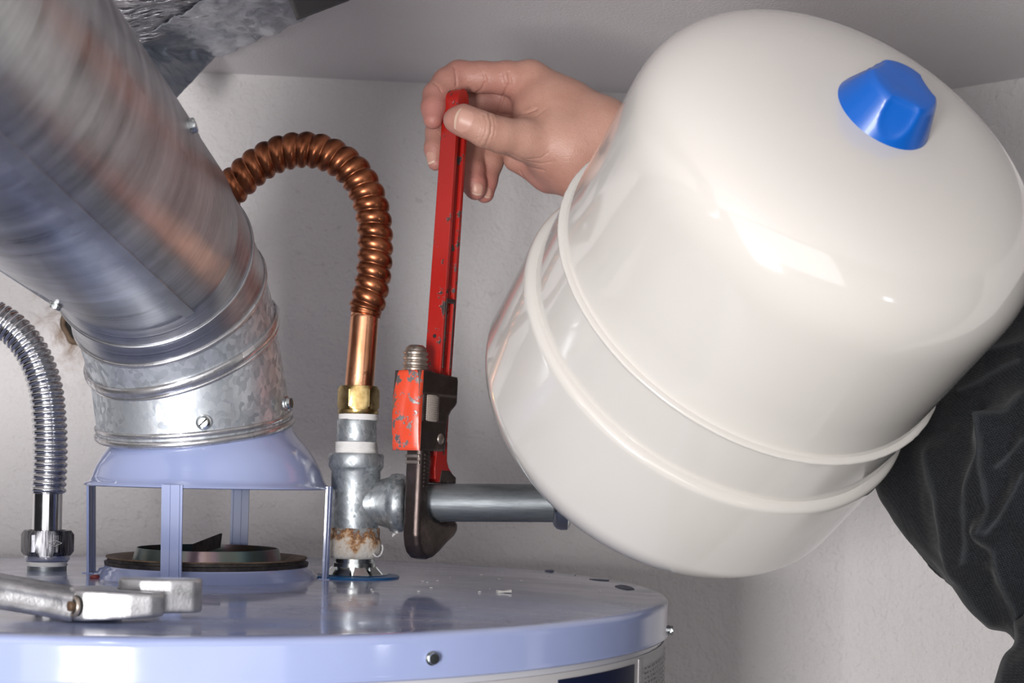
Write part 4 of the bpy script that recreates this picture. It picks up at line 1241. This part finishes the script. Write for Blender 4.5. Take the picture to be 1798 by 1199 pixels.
H.add(0.0012, chain(kR, J(890, 215, 1.000, 0.0105), J(842, 232, 1.004, 0.0100), J(828, 262, 0.998, 0.0095), J(828, 300, 0.988, 0.0090), J(832, 324, 0.984, 0.0084), J(835, 334, 0.983, 0.0070)))
H.add(0.0012, chain(kL, J(905, 255, 1.000, 0.0098), J(870, 258, 1.004, 0.0088), J(862, 285, 1.000, 0.0086), J(853, 318, 0.996, 0.0080), J(851, 340, 0.994, 0.0068)))
hv, hf = H.mesh(0.0016)
# one subdivision, projected again on the surface, then creases pressed in
bmh = bmesh.new(); me_t = bpy.data.meshes.new('t'); me_t.from_pydata(hv.tolist(), [], hf.tolist()); bmh.from_mesh(me_t)
ed = [e for e in bmh.edges if e.verts[0].co.x < 0.20]
bmesh.ops.subdivide_edges(bmh, edges=ed, cuts=1, use_grid_fill=True)
bmh.verts.ensure_lookup_table()
vv = np.array([v.co[:] for v in bmh.verts])
g = H.grad(vv); vv = vv-g*np.clip(H.sdf(vv), -0.001, 0.001)[:, None]
gr = H.grad(vv)
CR_ = [  # crease polylines on the hand (photo points), half width mm, depth mm
    ([(858, 199), (863, 215), (862, 235), (852, 258)], 0.7, 0.8), ([(850, 202), (855, 216), (852, 236), (842, 253)], 0.6, 0.6), ([(842, 206), (846, 222), (840, 243)], 0.5, 0.4),
    ([(866, 205), (870, 222), (866, 245)], 0.5, 0.35), ([(893, 128), (896, 145), (886, 162), (876, 190), (874, 200)], 0.9, 1.0),
    ([(872, 203), (905, 202), (925, 198), (942, 192)], 0.8, 0.9), ([(798, 118), (801, 135), (802, 150)], 0.7, 0.9), ([(762, 146), (770, 152), (775, 162)], 0.6, 0.7),
    ([(888, 270), (905, 283), (930, 295), (955, 300)], 0.7, 0.6), ([(900, 272), (925, 284), (950, 288), (970, 284)], 0.5, 0.4), ([(850, 130), (853, 142), (845, 158), (836, 164)], 0.8, 0.8),
    ([(912, 300), (920, 312), (918, 322)], 0.6, 0.6), ([(925, 280), (950, 278), (962, 268)], 0.5, 0.35), ([(880, 132), (888, 150)], 0.7, 0.5), ([(940, 205), (958, 192)], 0.7, 0.5)]
cam_pos = np.array([0, 0, CZ])
rel = vv-cam_pos
sx = rel[:, 0]/rel[:, 1]; sz = rel[:, 2]/rel[:, 1]
front = (gr*(-rel/np.linalg.norm(rel, axis=1)[:, None])).sum(1) > 0.05
disp = np.zeros(len(vv))
def segdist(sx, sz, pts):
    D = np.full(len(sx), 9.0)
    for i in range(len(pts)-1):
        a = pt(*pts[i], 1.0); b = pt(*pts[i+1], 1.0)
        a = np.array([a.x, a.z-CZ]); b = np.array([b.x, b.z-CZ]); ab = b-a
        t = np.clip(((sx-a[0])*ab[0]+(sz-a[1])*ab[1])/(ab@ab), 0, 1)
        D = np.minimum(D, np.hypot(sx-a[0]-t*ab[0], sz-a[1]-t*ab[1]))
    return D
near = rel[:, 1] < 1.02
for pts, wd, dp in CR_:
    D = segdist(sx, sz, pts)*0.96*1000
    disp -= np.where(front & near, dp*mm*np.exp(-(D/wd)**2), 0)
vv = vv+gr*disp[:, None]
for v, c in zip(bmh.verts, vv): v.co = c
pink = np.zeros(len(vv))
for (px, py, d, r, s) in ((760, 205, 0.95, 0.028, 0.9), (765, 285, 0.975, 0.024, 0.7), (835, 332, 0.985, 0.022, 1.0), (852, 340, 0.99, 0.018, 1.0), (800, 212, 0.92, 0.012, 0.8), (790, 130, 0.965, 0.03, 0.6), (870, 165, 0.97, 0.03, 0.55), (960, 320, 0.97, 0.03, 0.6), (1040, 300, 0.96, 0.03, 0.4)):
    c = np.array(pt(px, py, d+DD)); pink = np.maximum(pink, s*np.exp(-(np.linalg.norm(vv-c, axis=1)/r)**2))
me = bpy.data.meshes.new('body'); bmh.to_mesh(me); bmh.free()
me.materials.append(M['skin']); smooth(me)
at = me.attributes.new('pink', 'FLOAT', 'POINT'); at.data.foreach_set('value', pink.astype(np.float32))
body = link(bpy.data.objects.new('body', me), person)
body['label'] = 'bare hand and forearm'
def fnail(c, along, n, L_, W_, name='fingernail'):
    c = np.array(c); n = np.array(n, float); n /= np.linalg.norm(n)
    al = np.array(along, float); al -= n*(al@n); al /= np.linalg.norm(al); wd = np.cross(n, al)
    N1, N2 = 16, 14; bm = bmesh.new(); uvp = []
    for i in range(N1+1):
        for j in range(N2+1):
            a = -1+2*i/N1; b = -1+2*j/N2
            # rounded outline
            aa = a*math.sqrt(max(0, 1-0.42*b*b)); bb = b*math.sqrt(max(0, 1-0.30*a*a))
            uvp.append(c+al*aa*L_/2+wd*bb*W_/2+n*0.003)
    P_ = np.array(uvp)
    for _ in range(6):
        P_ = P_-n*H.sdf(P_)[:, None]*0.9
    edge = np.array([max(abs(-1+2*i/N1), abs(-1+2*j/N2)) for i in range(N1+1) for j in range(N2+1)])
    P_ = P_+n*(0.00055*(1-edge**4))[:, None]+n*0.0001
    vs = [bm.verts.new(p) for p in P_]
    for i in range(N1):
        for j in range(N2):
            f = bm.faces.new((vs[i*(N2+1)+j], vs[(i+1)*(N2+1)+j], vs[(i+1)*(N2+1)+j+1], vs[i*(N2+1)+j+1]))
            f.material_index = 1 if i >= N1-2 else 0
    return obj(name, bm, [M['nail'], M['nailtip']], person)
ctr = lambda px, py, d: tuple(pt(px, py, d+DD))
fnail(ctr(815, 209, 0.910), (-1, 0, 0.30), (0.10, -1, 0.35), 0.0125, 0.0135)
fnail(ctr(840, 333, 0.976), (0.10, -0.3, -1), (0.45, -1, -0.2), 0.0085, 0.0085)
fnail(ctr(856, 339, 0.988), (0.0, -0.3, -1), (0.5, -1, -0.2), 0.0075, 0.0070)
fnail(ctr(757, 278, 0.972), (0.15, 0, -1), (-0.85, -0.7, 0), 0.0090, 0.0080)

# jacket
K = Field()
K.add(0.010, [
    (J(1330, 480, 1.150, 0.046), J(1590, 690, 1.10, 0.052)), (J(1590, 690, 1.10, 0.052), J(1684, 822, 1.02, 0.051)),
    (J(1684, 822, 1.02, 0.048), J(1738, 915, 1.00, 0.045)), (J(1738, 915, 1.00, 0.045), J(1830, 985, 0.96, 0.050)),
    (J(1684, 822, 1.02, 0.046), J(1880, 860, 0.95, 0.088)), (J(1880, 860, 0.95, 0.088), J(2150, 720, 0.90, 0.112)),
    (J(1590, 690, 1.10, 0.050), J(1850, 690, 1.00, 0.078)), (J(1850, 690, 1.00, 0.078), J(2150, 720, 0.90, 0.112)),
    (J(1830, 985, 0.96, 0.050), J(2050, 930, 0.92, 0.093))])
K.add(0.010, [(J(2000, 1300, 0.87, 0.083), J(2080, 1900, 0.87, 0.115)), (J(2150, 720, 0.88, 0.112), J(2200, 1600, 0.86, 0.135)), (J(2000, 1300, 0.87, 0.083), J(2200, 1250, 0.87, 0.125))])
kv, kf = K.mesh(0.0042)
bmk = bmesh.new(); me_t = bpy.data.meshes.new('t2'); me_t.from_pydata(kv.tolist(), [], kf.tolist()); bmk.from_mesh(me_t)
ed = [e for e in bmk.edges if 0.2 < e.verts[0].co.x < 0.46 and e.verts[0].co.z > CZ-0.36]
bmesh.ops.subdivide_edges(bmk, edges=ed, cuts=1, use_grid_fill=True)
vv = np.array([v.co[:] for v in bmk.verts]); gr = K.grad(vv, 0.001)
vv = vv-gr*np.clip(K.sdf(vv), -0.003, 0.003)[:, None]; gr = K.grad(vv, 0.001)
rel = vv-cam_pos; sx = rel[:, 0]/rel[:, 1]; sz = rel[:, 2]/rel[:, 1]
FOLDS = [  # ridge lines of the sleeve: points, width mm, height mm
    ([(1636, 800), (1650, 880), (1660, 960), (1680, 1010), (1742, 1092)], 5.0, 5.0),
    ([(1740, 745), (1725, 800), (1700, 855), (1690, 900), (1696, 960), (1698, 985)], 5.5, 6.0),
    ([(1798, 700), (1770, 725), (1738, 746)], 7, 6.0), ([(1738, 746), (1730, 800), (1728, 880), (1732, 930)], 4.5, 4.0),
    ([(1798, 772), (1770, 795), (1750, 820)], 5, 4.0), ([(1798, 835), (1780, 870), (1740, 932)], 5, 5.0),
    ([(1722, 932), (1745, 975), (1770, 1040), (1798, 1100)], 5, 6.0), ([(1700, 600), (1740, 620), (1798, 612)], 7, 7),
    ([(1690, 690), (1740, 660), (1798, 640)], 6, 5), ([(1798, 1120), (1775, 1150), (1762, 1199)], 8, 3)]
disp = np.zeros(len(vv)); wear = np.zeros(len(vv))
for pts, wd, dp in FOLDS:
    D = segdist(sx, sz, pts)*1.0*1000
    prof_ = 1.25*np.exp(-np.sqrt(D*D+0.6)/(wd*1.25))-0.45*np.exp(-((D-wd*3.0)/(wd*1.4))**2)
    disp += np.where(gr[:, 1] < 0.3, dp*mm*prof_, 0); wear = np.maximum(wear, np.exp(-(D/1.3)**2))
nz = np.array([noise.noise(Vector(p*22))+0.4*noise.noise(Vector(p*60)) for p in vv])
disp += 0.0022*nz
vv = vv+gr*disp[:, None]
for v, c in zip(bmk.verts, vv): v.co = c
me = bpy.data.meshes.new('jacket_sleeve'); bmk.to_mesh(me); bmk.free(); me.materials.append(M['denim']); smooth(me)
at = me.attributes.new('wear', 'FLOAT', 'POINT'); at.data.foreach_set('value', wear.astype(np.float32))
uvs = np.stack([vv[:, 0]*0.8+vv[:, 2]*0.6+vv[:, 1]*0.3, -vv[:, 0]*0.6+vv[:, 2]*0.8+vv[:, 1]*0.3], 1)
uv = me.uv_layers.new(name='UVMap'); li = np.zeros(len(me.loops), np.int32); me.loops.foreach_get('vertex_index', li)
uv.data.foreach_set('uv', uvs[li].astype(np.float32).ravel())
jk = link(bpy.data.objects.new('jacket', me), person)
keep(person)
